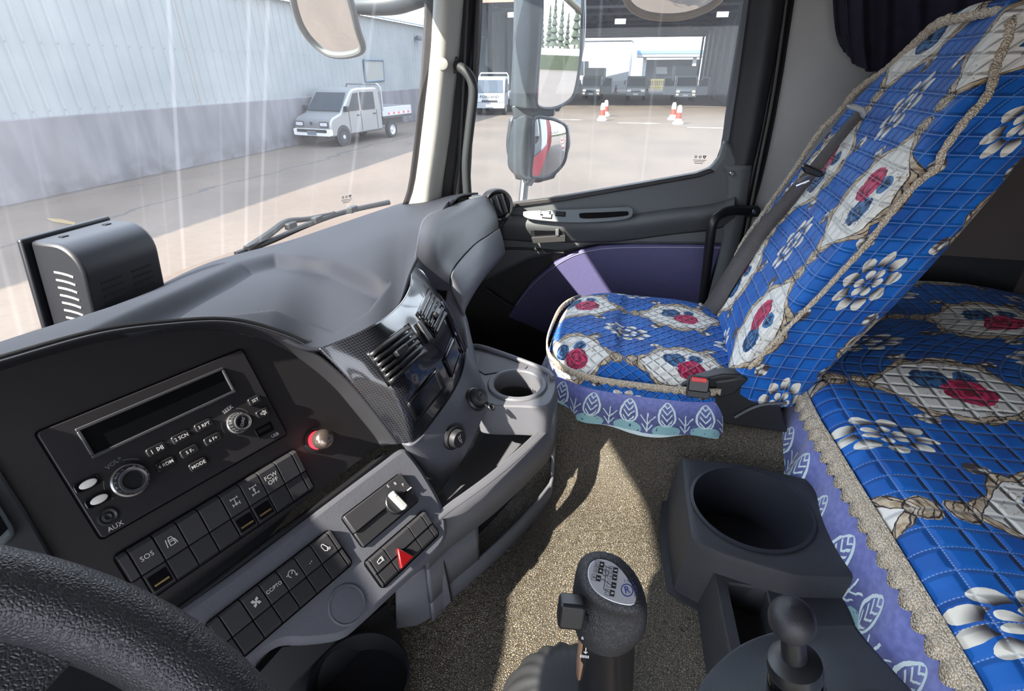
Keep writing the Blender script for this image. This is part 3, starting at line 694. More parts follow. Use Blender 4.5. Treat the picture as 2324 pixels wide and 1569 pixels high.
patch('glovebox_strip', [[P(u, v, t=t) for u, v, t in r] for r in gpx], mat('glove_grey', (98, 99, 106), 0.5, grain=900, gs=0.2, gd=0.0004), db, 44, 24, 0.006)
# grey flank running down from the strip to the tray
fpx2 = [[(1010, 690, 1.07), (1020, 648, 1.09), (1030, 668, 1.1)], [(1040, 760, 1.06), (1050, 712, 1.09), (1057, 715, 1.12)], [(1062, 800, 1.03), (1066, 770, 1.06), (1072, 776, 1.10)], [(1095, 890, .99), (1095, 860, 1.02), (1100, 880, 1.06)]]
patch('stack_flank', [[P(u, v, t=t) for u, v, t in r] for r in fpx2], mat('glove_grey', (98, 99, 106), 0.5), db, 12, 24, 0.006)
patch('stack_side', [[P(u, v, t=t) for u, v, t in r] for r in [[(938, 602, 1.01), (950, 620, 1.03), (985, 655, 1.055)], [(985, 668, 1.045), (1000, 680, 1.055), (1016, 692, 1.07)], [(1030, 745, 1.05), (1040, 752, 1.06), (1046, 760, 1.065)], [(1058, 800, 1.04), (1060, 800, 1.05), (1066, 800, 1.055)]]], mat('pad_slate', (56, 58, 65), 0.5), db, 14, 24, 0.004)
# lower dark body of the dash on the passenger side
prism('glovebox_body', [P(1060, 720, t=1.2), P(1145, 590, t=1.66), V((1.68, 0.62, -0.50)), V((1.68, 0.62, -1.0)), V((0.95, 0.62, -1.0)), V((0.95, 0.40, -0.60))][0:2] + [V((1.68, 0.62, -0.45)), V((0.95, 0.62, -0.45))], (0, 0, -0.02), BLK, db) if 0 else None
# round side vent at the door end
sv = empty('side_vent', P(1133, 468, t=1.64), 'round dark air vent at the door end of the dashboard', 'air vent')
c = P(1132, 466, t=1.63); n = (V((-0.75, -0.62, 0.18))).normalized(); e = V((0, 0, 1)).cross(n).normalized(); f = Frame(c, e, n.cross(e))
lathe('vent_ring', f, [(0.052, -0.03), (0.050, 0.0), (0.046, 0.006), (0.040, 0.004), (0.038, -0.004)], BLK, sv, 32)
lathe('vent_disc', f, [(0.0375, -0.004), (0.034, 0.003), (0.0, 0.004)], BLK2, sv, 32)
for k in (-1, 0, 1): box('vent_blade', f.rot(0.25), -0.002 + k * 0.020, 0.002 + k * 0.020, -0.030, 0.030, 0.0, 0.008, BLK, sv, 0.001)
prism('end_cap', [P(u, v, t=1.66) for u, v in ((1108, 436), (1126, 440), (1150, 470), (1150, 500), (1135, 520), (1112, 470))], (0.04, 0, 0), BLK2, db, 0.004)
# ------------------------------------------------------------------ radio
FF = RF.off(0, 0, -0.012)        # face of the black fascia
RB = mat('radio_black', (38, 37, 40), 0.42, grain=2500, gs=0.1, gd=0.0002)
ra = empty('radio', FF.at(360, 1010), 'black car radio with long blank display and two silver-ringed knobs', 'radio')
c4 = [FF.hit(u, v) for u, v in ((78, 985), (545, 795), (650, 985), (232, 1222))]
x0 = (c4[0][0] + c4[3][0]) / 2; x1 = (c4[1][0] + c4[2][0]) / 2; y1 = (c4[0][1] + c4[1][1]) / 2; y0 = (c4[2][1] + c4[3][1]) / 2
rcx, rcy, rw, rh = (x0 + x1) / 2, (y0 + y1) / 2, x1 - x0, y1 - y0
plate('bezel_gap', FF, rw + 0.004, rh + 0.004, 0.005, 0.0002, 0.0012, GLOSS, ra, rcx, rcy)
plate('faceplate', FF, rw, rh, 0.004, 0.0, 0.005, RB, ra, rcx, rcy, 0.001)
RFc = FF.off(0, 0, 0.005)
d4 = [RFc.hit(u, v) for u, v in ((169, 977), (503, 832), (535, 890), (210, 1043))]
dx0, dx1, dy1, dy0 = (d4[0][0] + d4[3][0]) / 2, (d4[1][0] + d4[2][0]) / 2, (d4[0][1] + d4[1][1]) / 2, (d4[2][1] + d4[3][1]) / 2
dsp = plate('display', RFc, dx1 - dx0 - 0.006, dy1 - dy0 - 0.006, 0.001, 0.0002, 0.0008, mat('lcd', (15, 17, 19), 0.15), ra, (dx0 + dx1) / 2, (dy0 + dy1) / 2)
e = 0.0035
for (a, b, c, d) in ((dx0, dx1, dy1 - e, dy1), (dx0, dx1, dy0, dy0 + e), (dx0, dx0 + e, dy0 + e, dy1 - e), (dx1 - e, dx1, dy0 + e, dy1 - e)):
    box('display_bezel', RFc, a, b, c, d, 0, 0.0035, mat('bezel_grey', (62, 62, 66), 0.35), ra, 0.001)
BT = mat('button_black', (32, 32, 35), 0.35)
def button(u, v, label_, w=0.0195, h=0.0105, sym=None, m=BT, par=ra, fr=RFc, ts=0.0062):
    x, y = fr.hit(u, v, 0.003); f = fr.off(x, y, 0)
    b = plate('button', f, w, h, 0.003, 0, 0.0045, m, par, bev=0.0012)
    if label_: text(label_, f, ts, INK, b, z=0.0048, bold=0.01, name='button_print')
    if sym: strokes('button_symbol', f, sym, 0.0008, INK, b, 0.0048)
    return b
PLAY = [[(0.0005, -0.002), (0.0035, 0), (0.0005, 0.002), (0.0005, -0.002)], [(0.0045, -0.002), (0.0045, 0.002)], [(0.006, -0.002), (0.006, 0.002)], [(-0.005, -0.002), (-0.005, 0.002)]]
button(355, 1021, None, sym=PLAY); button(411, 993, '2 SCN', ts=0.0055); button(462, 966, '3 RPT', ts=0.0055); button(376, 1054, '4 RDM', ts=0.0053)
button(430, 1025, '5 F-', ts=0.0055); button(483, 997, '6 F+', ts=0.0055); button(450, 1055, 'MODE', ts=0.0055); button(578, 909, 'SET', w=0.016, ts=0.0055)
button(596, 938, None, w=0.016, sym=[[(-0.003, -0.001), (-0.001, -0.001), (0.001, -0.003), (0.001, 0.003), (-0.001, 0.001), (-0.003, 0.001), (-0.003, -0.001)], [(0.002, -0.002), (0.004, 0.002)], [(0.002, 0.002), (0.004, -0.002)]])
for u, v in ((197, 1100), (222, 1135)):
    b = button(u, v, None, w=0.022, h=0.011, m=GLOSS); x, y = RFc.hit(u, v, .003)
    lathe('white_lens', RFc.off(x + 0.001, y, 0.0045), [(0.0078, 0), (0.0070, 0.0012), (0.004, 0.002)], mat('lens_white', (228, 226, 220), 0.25), b, 20, sx=1.0, sy=0.52)
def knob(u, v, r, txt):
    x, y = RFc.hit(u, v, 0.004); f = RFc.off(x, y, 0)
    k = lathe('knob', f, [(r, 0), (r, 0.003), (r * 0.86, 0.0045), (r * 0.82, 0.018), (r * 0.76, 0.0205), (r * 0.58, 0.0205), (r * 0.50, 0.0185)], BLK2, ra, 36)
    lathe('knob_ring', f, [(r * 1.04, 0), (r * 1.04, 0.0035), (r * 0.93, 0.0045), (r * 0.90, 0.002)], mat('ring_silver', (150, 150, 152), 0.25, metal=0.8), k, 36, capt=False)
    lathe('knob_lip', f, [(r * 0.80, 0.0195), (r * 0.74, 0.0215), (r * 0.60, 0.021)], mat('ring_dark', (96, 97, 100), 0.3, metal=0.5), k, 36, capt=False)
    for q in range(18):
        a = 2 * pi * q / 18; f2 = f.off(r * 0.85 * cos(a), r * 0.85 * sin(a), 0).rot(a)
        box('grip_rib', f2, -0.0006, 0.0006, -0.0008, 0.0008, 0.005, 0.017, mat('ring_dark', (96, 97, 100), 0.3, metal=0.5), k)
    if txt: text(txt, f, r * 0.40, INK, k, z=0.0190, rot=0.9, bold=0.01, name='knob_print')
    return x, y
kx, ky = knob(296, 1090, 0.0165, None); sx_, sy_ = knob(541, 960, 0.0125, 'BD/AST')
fk = RFc.off(kx, ky, 0); fs2 = RFc.off(sx_, sy_, 0)
GI = mat('grey_ink', (120, 122, 126), 0.6)
strokes('dial_mark', fk, [arc(0, 0, 0.022, 150, 205)], 0.0007, GI, ra); strokes('dial_mark', fk, [arc(0, 0, 0.022, 45, 80)], 0.0007, GI, ra)
text('VOL+', fk, 0.0065, GI, ra, -0.004, 0.0235, 0.0004, rot=0.25)
strokes('dial_mark', fs2, [arc(0, 0, 0.018, 150, 190)], 0.0007, GI, ra); strokes('dial_mark', fs2, [arc(0, 0, 0.018, 20, 65)], 0.0007, GI, ra)
text('SEEK', fs2, 0.0065, INK, ra, -0.002, 0.0200, 0.0004, rot=0.2)
x, y = RFc.hit(245, 1173); lathe('aux_jack', RFc.off(x, y, 0), [(0.0095, 0), (0.0095, 0.0012), (0.0075, 0.0016), (0.0055, 0.0006), (0.003, 0.0012), (0.0015, 0.0004)], BLK2, ra, 24)
x, y = RFc.hit(262, 1195); text('AUX', RFc, 0.0068, INK, ra, x, y, 0.0004)
x, y = RFc.hit(600, 976); box('usb_port', RFc, x - 0.011, x + 0.011, y - 0.006, y + 0.006, 0, 0.0012, GLOSS, ra, 0.0004); box('usb_tongue', RFc, x - 0.008, x + 0.008, y - 0.001, y + 0.003, 0.0012, 0.0018, BT, ra)
x, y = RFc.hit(624, 988); text('USB', RFc, 0.0058, INK, ra, x, y, 0.0004)

# ------------------------------------------------------------------ rocker switch banks
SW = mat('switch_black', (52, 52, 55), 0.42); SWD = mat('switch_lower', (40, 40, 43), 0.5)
def bank(label, fr, tops, depth, nrow, icons, capl, capr, tabs=(), group=None, d=0.010, lowprint=None):
    """tops: pixel boundaries along the upper edge; every rocker is a part with an upper and a lower half"""
    pts = [fr.hit(u, v, d) for u, v in tops]
    yt = sum(p[1] for p in pts) / len(pts); xs = [p[0] for p in pts]
    o = empty('switch_bank', fr.pt(xs[0], yt), label, 'switch panel', group)
    plate('bank_recess', fr, xs[-1] - xs[0] + capl + capr + 0.004, depth + 0.004, 0.006, 0.0, 0.0015, GLOSS, o, (xs[0] - capl + xs[-1] + capr) / 2, yt - depth / 2)
    hu = depth * 0.54
    def half(x0, x1, name, m, low, par):
        g = 0.0007
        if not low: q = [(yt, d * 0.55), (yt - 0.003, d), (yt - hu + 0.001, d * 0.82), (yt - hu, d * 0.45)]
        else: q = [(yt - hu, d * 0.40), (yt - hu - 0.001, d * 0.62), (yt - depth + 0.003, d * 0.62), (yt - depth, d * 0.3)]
        vs = []; fs = []
        for x in (x0 + g, x1 - g):
            vs += [fr.pt(x, yy, zz) for yy, zz in q] + [fr.pt(x, q[-1][0], 0), fr.pt(x, q[0][0], 0)]
        n = 6
        for i in range(n): fs.append((i, (i + 1) % n, n + (i + 1) % n, n + i))
        fs += [tuple(range(n))[::-1], tuple(range(n, 2 * n))]
        ob = mk(name, vs, fs, m, par, False, bev=0.0006)
        bm = bmesh.new(); bm.from_mesh(ob.data); bmesh.ops.recalc_face_normals(bm, faces=bm.faces); bm.to_mesh(ob.data); bm.free()
        return ob
    for i in range(len(xs) - 1):
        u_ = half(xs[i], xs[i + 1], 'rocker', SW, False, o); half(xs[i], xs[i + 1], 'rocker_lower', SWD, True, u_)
        cx = (xs[i] + xs[i + 1]) / 2; ic = icons.get(i)
        slope = (d - d * 0.82) / (hu - 0.004)
        f2 = Frame(fr.pt(cx, yt - hu * 0.5, d * 0.91 + 0.0006), fr.x, fr.y + fr.n * (0.18 * d / (hu - 0.004)))
        if isinstance(ic, str):
            for k, s in enumerate(ic.split('|')): text(s, f2, 0.0075 if len(s) < 4 else 0.0058, INK, u_, 0, -0.0068 * k + 0.0034 * (len(ic.split('|')) - 1), 0.0006, bold=0.006, sx=0.9 if len(s) > 4 else 1)
        elif ic: strokes('rocker_symbol', f2, ic, 0.0009, INK, u_, 0.0006)
        if i in tabs:
            f3 = fr.off(cx, yt - hu - (depth - hu) * 0.5, d * 0.62)
            plate('finger_recess', f3, (xs[i + 1] - xs[i]) * 0.78, (depth - hu) * 0.62, 0.001, 0.0002, 0.0008, GLOSS, u_)
            tube('metal_bar', [f3.pt(-(xs[i + 1] - xs[i]) * 0.3, -0.003, 0.002), f3.pt((xs[i + 1] - xs[i]) * 0.3, -0.003, 0.002)], 0.0013, mat('brass', (196, 172, 120), 0.3, metal=0.9), u_, 8)
    for (a, b) in ((xs[0] - capl, xs[0]), (xs[-1], xs[-1] + capr)):
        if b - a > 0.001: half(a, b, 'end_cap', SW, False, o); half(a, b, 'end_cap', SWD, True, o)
    return o
s = 0.001
def sc(L, k=1.0): return [[(x * s * k, y * s * k) for x, y in l] for l in L]
LANE = sc([[(-5, -4), (-4, 4)], [(5, -4), (4, 1)], [(-2, -4), (-2, 2), (-1, 5), (2, 5), (3, 2), (3, -4), (-2, -4)], [(-2, 2), (3, 2)], [(-1, 0), (2, 0)]])
AX1 = sc([[(-4, 5), (-4, 3)], [(4, 5), (4, 3)], [(-4, 4), (4, 4)], [(0, 4), (0, -3)], [(-4, -5), (-4, -2)], [(4, -5), (4, -2)], [(-4, -3.5), (-2, -3.5)], [(2, -3.5), (4, -3.5)], [(-1, -4.5), (1, -2.5)], [(1, -4.5), (-1, -2.5)]])
AX2 = sc([[(-4, 5), (-4, 3)], [(4, 5), (4, 3)], [(-4, 4), (4, 4)], [(0, 4), (0, 1.5)], [(-1, -1), (1, 1)], [(1, -1), (-1, 1)], [(0, -1.5), (0, -5)], [(-4, -5), (4, -5)], [(-4, -6), (-4, -4)], [(4, -6), (4, -4)]])
FAN = [l for k in range(4) for l in sc([[(x * cos(k * pi / 2) - y * sin(k * pi / 2), x * sin(k * pi / 2) + y * cos(k * pi / 2)) for x, y in ((0.3, 0.3), (1, 3), (3, 4), (3.4, 2), (0.3, 0.3), (2, 3), (2.6, 2.6))]])]
CRUISE = sc([arc(0, 0, 4, -30, 230, 14), [(0, 0), (2, 2)], [(-6, 1), (-4, 1)], [(3, -4), (5, -4)], [(4, -5), (4, -3)]])
DOTS = sc([[(-0.5, -4), (0, -4)], [(2, -3), (2.5, -3)]])
SEAT = sc([[(-2, 5), (0, 5), (3, -1), (1, -5), (-2, -3), (-3, 3), (-2, 5)], arc(4, -4, 1.3, 0, 360, 8)])
up = [(287, 1251), (344, 1217), (398, 1186), (447, 1157), (497, 1127), (541, 1100), (583, 1074), (623, 1050), (659, 1027)]
dlo = FF.hit(358, 1352, .008); dhi = FF.hit(287, 1251, .01)
bank('upper row of eight black rocker switches below the radio, SOS at its left end', FF, up, dhi[1] - dlo[1], 2, {0: 'SOS', 1: LANE, 4: AX1, 5: AX2, 6: 'FCW|OFF'}, 0.010, 0.008, tabs=(0, 4, 5), d=0.010)
lo_ = [(496, 1399), (544, 1362), (587, 1329), (626, 1296), (666, 1265), (702, 1236), (740, 1207)]
a_ = LF.hit(496, 1399, .008); b_ = LF.hit(560, 1487, .006)
bank('row of six black rocker switches on the grey pad, CC/PTO among them', LF, lo_, a_[1] - b_[1], 2, {1: FAN, 2: 'CC/PTO', 3: CRUISE, 4: DOTS, 5: SEAT}, 0.012, 0.006, d=0.009)
# retarder selector with rotary knob
se = empty('selector_module', LF.at(860, 1160), 'black module with a grey rotary selector marked E B P', 'selector')
q = [LF.hit(u, v) for u, v in ((780, 1172), (908, 1074), (943, 1139), (819, 1250))]
ex0, ex1 = (q[0][0] + q[3][0]) / 2, (q[1][0] + q[2][0]) / 2; ey1, ey0 = (q[0][1] + q[1][1]) / 2, (q[2][1] + q[3][1]) / 2
plate('module_gap', LF, ex1 - ex0 + 0.003, ey1 - ey0 + 0.003, 0.005, 0, 0.001, GLOSS, se, (ex0 + ex1) / 2, (ey0 + ey1) / 2)
ym = ey0 + (ey1 - ey0) * 0.45
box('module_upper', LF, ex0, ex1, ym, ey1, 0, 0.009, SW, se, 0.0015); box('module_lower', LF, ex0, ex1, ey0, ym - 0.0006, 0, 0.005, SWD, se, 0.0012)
kx, ky = LF.hit(898, 1140, 0.01); fk = LF.off(kx, ky, 0.009)
lathe('selector_base', fk, [(0.016, -0.006), (0.0155, 0.003), (0.0145, 0.004)], BLK2, se, 30)
gr = plate('selector_grip', fk.rot(0.15), 0.0085, 0.030, 0.003, 0.003, 0.014, mat('grip_grey', (168, 168, 166), 0.35), se, bev=0.002)
plate('white_mark', fk.rot(0.15), 0.0025, 0.006, 0.0008, 0.0142, 0.0146, INK, gr, 0, 0.010)
for (u, v, tx) in ((881, 1104, 'E'), (897, 1098, 'B'), (915, 1101, 'P')):
    x, y = LF.hit(u, v, .0095); text(tx, LF, 0.0062, INK, se, x, y, 0.0095)
x, y = LF.hit(929, 1110, .0095); box('indicator', LF, x - 0.004, x + 0.004, y - 0.0008, y + 0.0008, 0.009, 0.0096, INK, se)
# hazard bank
hz = [(838, 1272), (869, 1244), (924, 1193), (953, 1167)]
a_ = LF.hit(838, 1272, .006); b_ = LF.hit(862, 1350, .006)
hb = bank('small switch bank with the red hazard triangle', LF, hz, (a_[1] - b_[1]) * 0.95, 2, {0: sc([[(-5, -2), (2, -2), (2, 3), (-5, 1.5), (-5, -2)], [(3.5, -3), (3.5, 3)]])}, 0.004, 0.009, d=0.008)
x, y = LF.hit(914, 1263, .01); f = LF.off(x, y, 0.006)
tri = [(-0.010, -0.0125), (0.010, -0.0125), (0.0, 0.0125)]
tri = [( -0.011, 0.014), (-0.011, -0.014), (0.011, 0.0)]; tri = [(-0.0125, -0.011), (0.0125, -0.011), (0.0, 0.0135)]
prism('hazard_button', [f.pt(x * cos(.0) - y * sin(.0), x * sin(.0) + y * cos(.0)) for x, y in tri], f.n * 0.007, mat('hazard_red', (112, 14, 18), 0.25, coat=0.5), hb, 0.002)
lathe('round_plug', LF.off(*LF.hit(787, 1373), 0), [(0.0235, 0), (0.0235, 0.0015), (0.0215, 0.0022), (0.021, 0.0010), (0.0195, 0.0012)], GREY, db, 40)
# parking brake valve knob, lit red at its collar
kn = empty('brake_valve_knob', FF.at(720, 992), 'small round dash knob glowing red at its collar', 'knob')
x, y = FF.hit(716, 1000); f = FF.off(x, y, 0)
mred, t_, b_ = new_mat('red_glow'); b_.inputs['Base Color'].default_value = lin3((170, 20, 24)); b_.inputs['Emission Color'].default_value = (1, 0.03, 0.05, 1); b_.inputs['Emission Strength'].default_value = 1.6; b_.inputs['Roughness'].default_value = 0.2
lathe('base_ring', f, [(0.0165, 0), (0.0165, 0.003), (0.0125, 0.004)], BLK2, kn, 30)
lathe('lit_collar', f, [(0.0120, 0.003), (0.0126, 0.006), (0.0120, 0.013)], mred, kn, 30)
lathe('knob_head', f, [(0.0118, 0.013), (0.0132, 0.017), (0.0137, 0.022), (0.0128, 0.028), (0.010, 0.032), (0.005, 0.0345), (0.0, 0.035)], mat('knob_pewter', (150, 136, 128), 0.22, metal=0.85), kn, 32, capt=False)

# ------------------------------------------------------------------ vented black box fixed to the windshield
bx = empty('camera_housing', (0.74, 1.03, -0.45), 'black vented plastic housing mounted at the windshield', 'housing')
BXM = mat('housing_black', (15, 16, 22), 0.45)
BX0, BX1, BY0, BY1, BZ0, BZ1 = 0.662, 0.818, 0.915, 1.02, -0.47, -0.262
def rr_top(x, y): pass
prof = []
for k in range(9):
    a = radians(90 * k / 8); prof.append((BY0 + 0.055 - 0.055 * sin(a) if 0 else BY0 + 0.055 * (1 - sin(a)), BZ1 - 0.055 * (1 - cos(a))))
prof = [(BY1, BZ1)] + prof + [(BY0 - 0.0, BZ0), (BY1, BZ0)]
SKEW = V((-0.14, 0, 0))
def bp(x, y, z): return V((x + (z - BZ1) * 0.16, y + (BZ1 - z) * -0.02, z))
prism('box_shell', [bp(BX0, y, z) for y, z in prof], V((BX1 - BX0, 0, 0)), BXM, bx, 0.006)
prism('flange', [bp(BX0 - 0.012, 1.02, BZ1 + 0.006), bp(BX1 + 0.004, 1.02, BZ1 + 0.006), bp(BX1 + 0.004, 1.02, BZ0 - 0.02), bp(BX0 - 0.012, 1.02, BZ0 - 0.02)], (0, 0.012, 0), BXM, bx, 0.004)
SLOT = mat('slot_light', (205, 205, 198), 0.7); SLD = mat('slot_dark', (10, 10, 12), 0.8)
for k in range(9):
    z = -0.312 - 0.0135 * k
    pts = [bp(BX0 - 0.0012, y, z + dz) for y, dz in ((0.940, -0.004), (0.952, -0.001), (0.966, 0.001), (0.980, 0.002), (0.980, -0.001), (0.966, -0.002), (0.952, -0.004), (0.940, -0.007))]
    prism('side_slot', pts, (0.0016, 0, 0), SLOT, bx)
for cxn, xa in enumerate((0.688, 0.752)):
    for k in range(9):
        z = -0.335 - 0.0118 * k; b0 = bp(xa, BY0, z)
        wbox('front_slot', b0.x, b0.x + 0.042, b0.y - 0.0012, b0.y + 0.001, z - 0.0016, z + 0.0016, SLD, bx)
for x_ in (0.70, 0.785): wbox('clip', x_ - 0.006, x_ + 0.006, 0.985, 0.995, BZ1 - 0.0005, BZ1 + 0.0015, SLD, bx)

# ------------------------------------------------------------------ steering wheel
STW = mat('wheel_leather', (52, 53, 58), 0.42, grain=520, gs=0.45, gd=0.0007)
swl = empty('steering_wheel', (-0.11, 0.21, -0.30), 'black grained steering wheel rim close to the camera', 'steering wheel')
wn = V((0.0, -0.634, 0.773)).normalized(); WFm = Frame((-0.111, 0.206, -0.264), (1, 0, 0), wn.cross(V((1, 0, 0))))
WR = 0.225
rim = [WFm.pt(WR * cos(2 * pi * k / 96), WR * sin(2 * pi * k / 96)) for k in range(97)]
tube('rim', rim, 0.0191, STW, swl, 24, cap=False)
for a in (20, 160, 270):
    ca, sa = cos(radians(a)), sin(radians(a)); 
    patch('spoke', [[WFm.pt((WR - 0.006) * cos(radians(a + d)), (WR - 0.006) * sin(radians(a + d)), 0.004) for d in (-11, 0, 11)], [WFm.pt(0.15 * cos(radians(a + d)), 0.15 * sin(radians(a + d)), -0.01) for d in (-9, 0, 9)], [WFm.pt(0.06 * cos(radians(a + d)), 0.06 * sin(radians(a + d)), -0.02) for d in (-22, 0, 22)]], STW, swl, 14, 16, 0.018)
lathe('hub_pad', WFm.off(0, 0, -0.03), [(0.085, -0.02), (0.082, 0.012), (0.06, 0.024), (0.0, 0.028)], BLK, swl, 36, capt=False)
tube('column', [WFm.pt(0, 0, -0.04), WFm.pt(0, -0.02, -0.40)], 0.045, BLK2, swl, 20)
# open cup in the dark below the switch pad
cu = empty('storage_bin', P(820, 1560, t=.66), 'dark round bin with thin bright rim under the dashboard', 'bin')
f = Frame(P(815, 1545, t=.68), (1, 0, 0), (0, 1, 0))
lathe('cup_wall', f, [(0.064, 0.0), (0.066, 0.003), (0.063, 0.003), (0.060, -0.03), (0.0, -0.035)], BLK2, cu, 40, capt=False)
lathe('cup_outer', f, [(0.058, -0.09), (0.064, 0.0)], BLK2, cu, 40, capt=False)
# ------------------------------------------------------------------ quilted seat cover cloth
def quilt(name, ox=0.0, oy=0.0, cell=0.030, diag=False, sca=1.0, PX=0.26, PY=0.26):
    m, t, b = new_mat(name); b.inputs['Roughness'].default_value = 0.62; b.inputs['Sheen Weight'].default_value = 0.06; b.inputs['Specular IOR Level'].default_value = 0.35
    uv = coords(t, True); s = nd(t, 'ShaderNodeSeparateXYZ'); t.links.new(uv, s.inputs[0])
    X, Y = E(t, s.outputs[0]) * (1 / sca) + ox, E(t, s.outputs[1]) * (1 / sca) + oy
    def noise(sc_, det=2.0, vec=uv):
        n = nd(t, 'ShaderNodeTexNoise', i_Scale=sc_, i_Detail=det); t.links.new(vec, n.inputs['Vector']); return E(t, n.outputs[0]), n.outputs[1]
    n1, _ = noise(38.0, 3.0); n2, _ = noise(95.0, 2.0); n3, _ = noise(16.0)
    wob = n1 - 0.5
    vor = nd(t, 'ShaderNodeTexVoronoi', feature='DISTANCE_TO_EDGE', i_Scale=62.0); t.links.new(uv, vor.inputs['Vector']); ve = E(t, vor.outputs[0])
    vp = nd(t, 'ShaderNodeTexVoronoi', feature='F1', i_Scale=85.0); t.links.new(uv, vp.inputs['Vector']); vf = E(t, vp.outputs[0])
    white = None; gold = None; line = None; pet = None; red = None; blue = None; spray = None; small = None; rr = None
    for k in (0.0,):
        cx = ((X / PX + k).fr() - 0.5) * PX; cy = ((Y / PY + k).fr() - 0.5) * PY
        ax_, ay_ = cx.ab(), cy.ab()
        w0 = (1.0 - (ay_ / 0.098).pw(2.0)) * 0.070
        s_ = ax_ - w0 + wob * 0.014 + (ay_ * 95.0).sn() * 0.004
        lobe = (ay_ * 74.0 + 0.6).sn().ab() * 0.012 + 0.008
        tip = ((ax_ / 0.017).pw(2.0) + ((ay_ - 0.113) / 0.016).pw(2.0)) + wob * 1.8
        side_ = (((ax_ - 0.050) / 0.014).pw(2.0) + ((ay_ - 0.098) / 0.020).pw(2.0)) + wob * 2.4
        w_ = s_.lt(0.0); g_ = s_.lt(lobe) * ay_.lt(0.116)
        g_ = g_.mx(tip.lt(1.0))
        l_ = ((s_ - 0.0005).ab().lt(0.0014)).mx((s_ - lobe + 0.0012).ab().lt(0.0011)).mx((((s_ * 60.0 + ay_ * 34.0 + n1 * 0.8).fr() - 0.5).ab().lt(0.075)) * s_.gt(0.0)).mx((tip - 0.75).ab().lt(0.12))
        def rose(x0, y0, r): return ((cx - x0) * (cx - x0) + (cy - y0) * (cy - y0)).sq() / r
        th_ = cy.at2(cx)
        r1 = rose(-0.010, 0.018, 0.031) + wob * 0.7; r2 = rose(0.020, -0.020, 0.025) + wob * 0.9; r3 = rose(0.030, 0.026, 0.015) + wob * 1.0
        rd = r1.lt(1.0); bl = r2.lt(1.0).mx(r3.lt(1.0))
        # sprays between the medallions
        ax = ((X / PX + 0.5).fr() - 0.5) * PX; ay = ((Y / PY + 0.5).fr() - 0.5) * PY
        sr = (ax * ax + (ay * 0.62) * (ay * 0.62)).sq(); sth = (ay * 0.62).at2(ax)
        pet1 = (sth * 4.5 + 0.4 + wob * 1.2).sn().ab(); pet2 = (sth * 3.0 + 1.3 + wob * 1.2).sn().ab()
        o1 = (pet1.gt(0.30) * sr.lt(pet1 * 0.012 + 0.024) * sr.gt(0.019)); o2 = (pet2.gt(0.30) * sr.lt(pet2 * 0.006 + 0.011) * sr.gt(0.004))
        s2_ = o1.mx(o2); shd = ((sr - 0.018) / 0.016 * o1).mx((sr - 0.003) / 0.013 * o2)
        pshade = shd if k == 0.0 else pshade.mx(shd)
        sm = ((ax.ab() - 0.050) / 0.011).pw(2.0) + ((ay.ab() - 0.070) / 0.015).pw(2.0) + wob * 2.5; sm_ = sm.lt(0.9)
        pt_ = (r1 * 13.0 + th_ * 3.0 + n1 * 9.0).sn() * r1.lt(1.05) + (r2 * 11.0 + n1 * 11.0).sn() * r2.lt(1.05) + (r3 * 8.0 + n1 * 8.0).sn() * r3.lt(1.05)
        mm = lambda a, q: q if a is None else a.mx(q)
        line, pet = mm(line, l_), (pt_ if pet is None else pet + pt_)
        white, gold, red, blue, spray, small = mm(white, w_), mm(gold, g_), mm(red, rd), mm(blue, bl), mm(spray, s2_), mm(small, sm_)
    BLUE = lin3((16, 84, 186)); c = mixc(t, n3.st(0.3, 0.7), lin3((4, 80, 162)), lin3((10, 102, 190)))
    petal = mixc(t, pshade.st(0.1, 0.75), lin3((52, 46, 56)), lin3((232, 228, 214)))
    c = mixc(t, spray, c, petal)
    petal = mixc(t, vf.st(0.2, 0.6), lin3((232, 228, 216)), lin3((70, 62, 64)))
    c = mixc(t, small, c, petal)
    goldc = mixc(t, n2.st(0.35, 0.7), lin3((206, 190, 164)), lin3((160, 138, 108)))
    goldc = mixc(t, line, goldc, lin3((66, 54, 50)))
    c = mixc(t, gold, c, goldc)
    wh = mixc(t, ((n1 - 0.5).ab().lt(0.010)) * n3.gt(0.52), lin3((230, 228, 220)), lin3((160, 142, 122)))
    c = mixc(t, white, c, wh)
    redc = mixc(t, pet.st(-0.6, 0.9), lin3((206, 46, 96)), lin3((128, 14, 50))); bluc = mixc(t, pet.st(-0.6, 0.9), lin3((58, 112, 162)), lin3((16, 42, 82)))
    c = mixc(t, blue, c, bluc); c = mixc(t, red, c, redc)
    # quilting: stitched grid, sunk seams with pale dashed thread
    if diag: a, q = (X + Y) * (0.7071 / cell), (X - Y) * (0.7071 / cell)
    else: a, q = X / cell, Y / cell
    da, dq = (a.fr() - 0.5).ab(), (q.fr() - 0.5).ab()          # 0.5 at the seams
    seam = da.mx(dq); h = 1.0 - seam.st(0.30, 0.5)
    dash = ((a * 9.0).fr().gt(0.35) * dq.gt(0.478)).mx((q * 9.0).fr().gt(0.35) * da.gt(0.478))
    c = mixc(t, dash * 0.42, c, lin3((190, 205, 228)))
    t.links.new(c, b.inputs['Base Color'])
    bump(t, b, h + n2 * 0.06, 0.75, 0.006)
    return m
Q_SEAT = quilt('quilt_cushion', 0.061, 0.0545, 0.022, True, 0.94)
Q_BACK = quilt('quilt_back', -0.027, -0.008, 0.026, False, 1.08)
Q_BUNK = quilt('quilt_bunk', -0.094, -0.079, 0.026, False, 1.3)
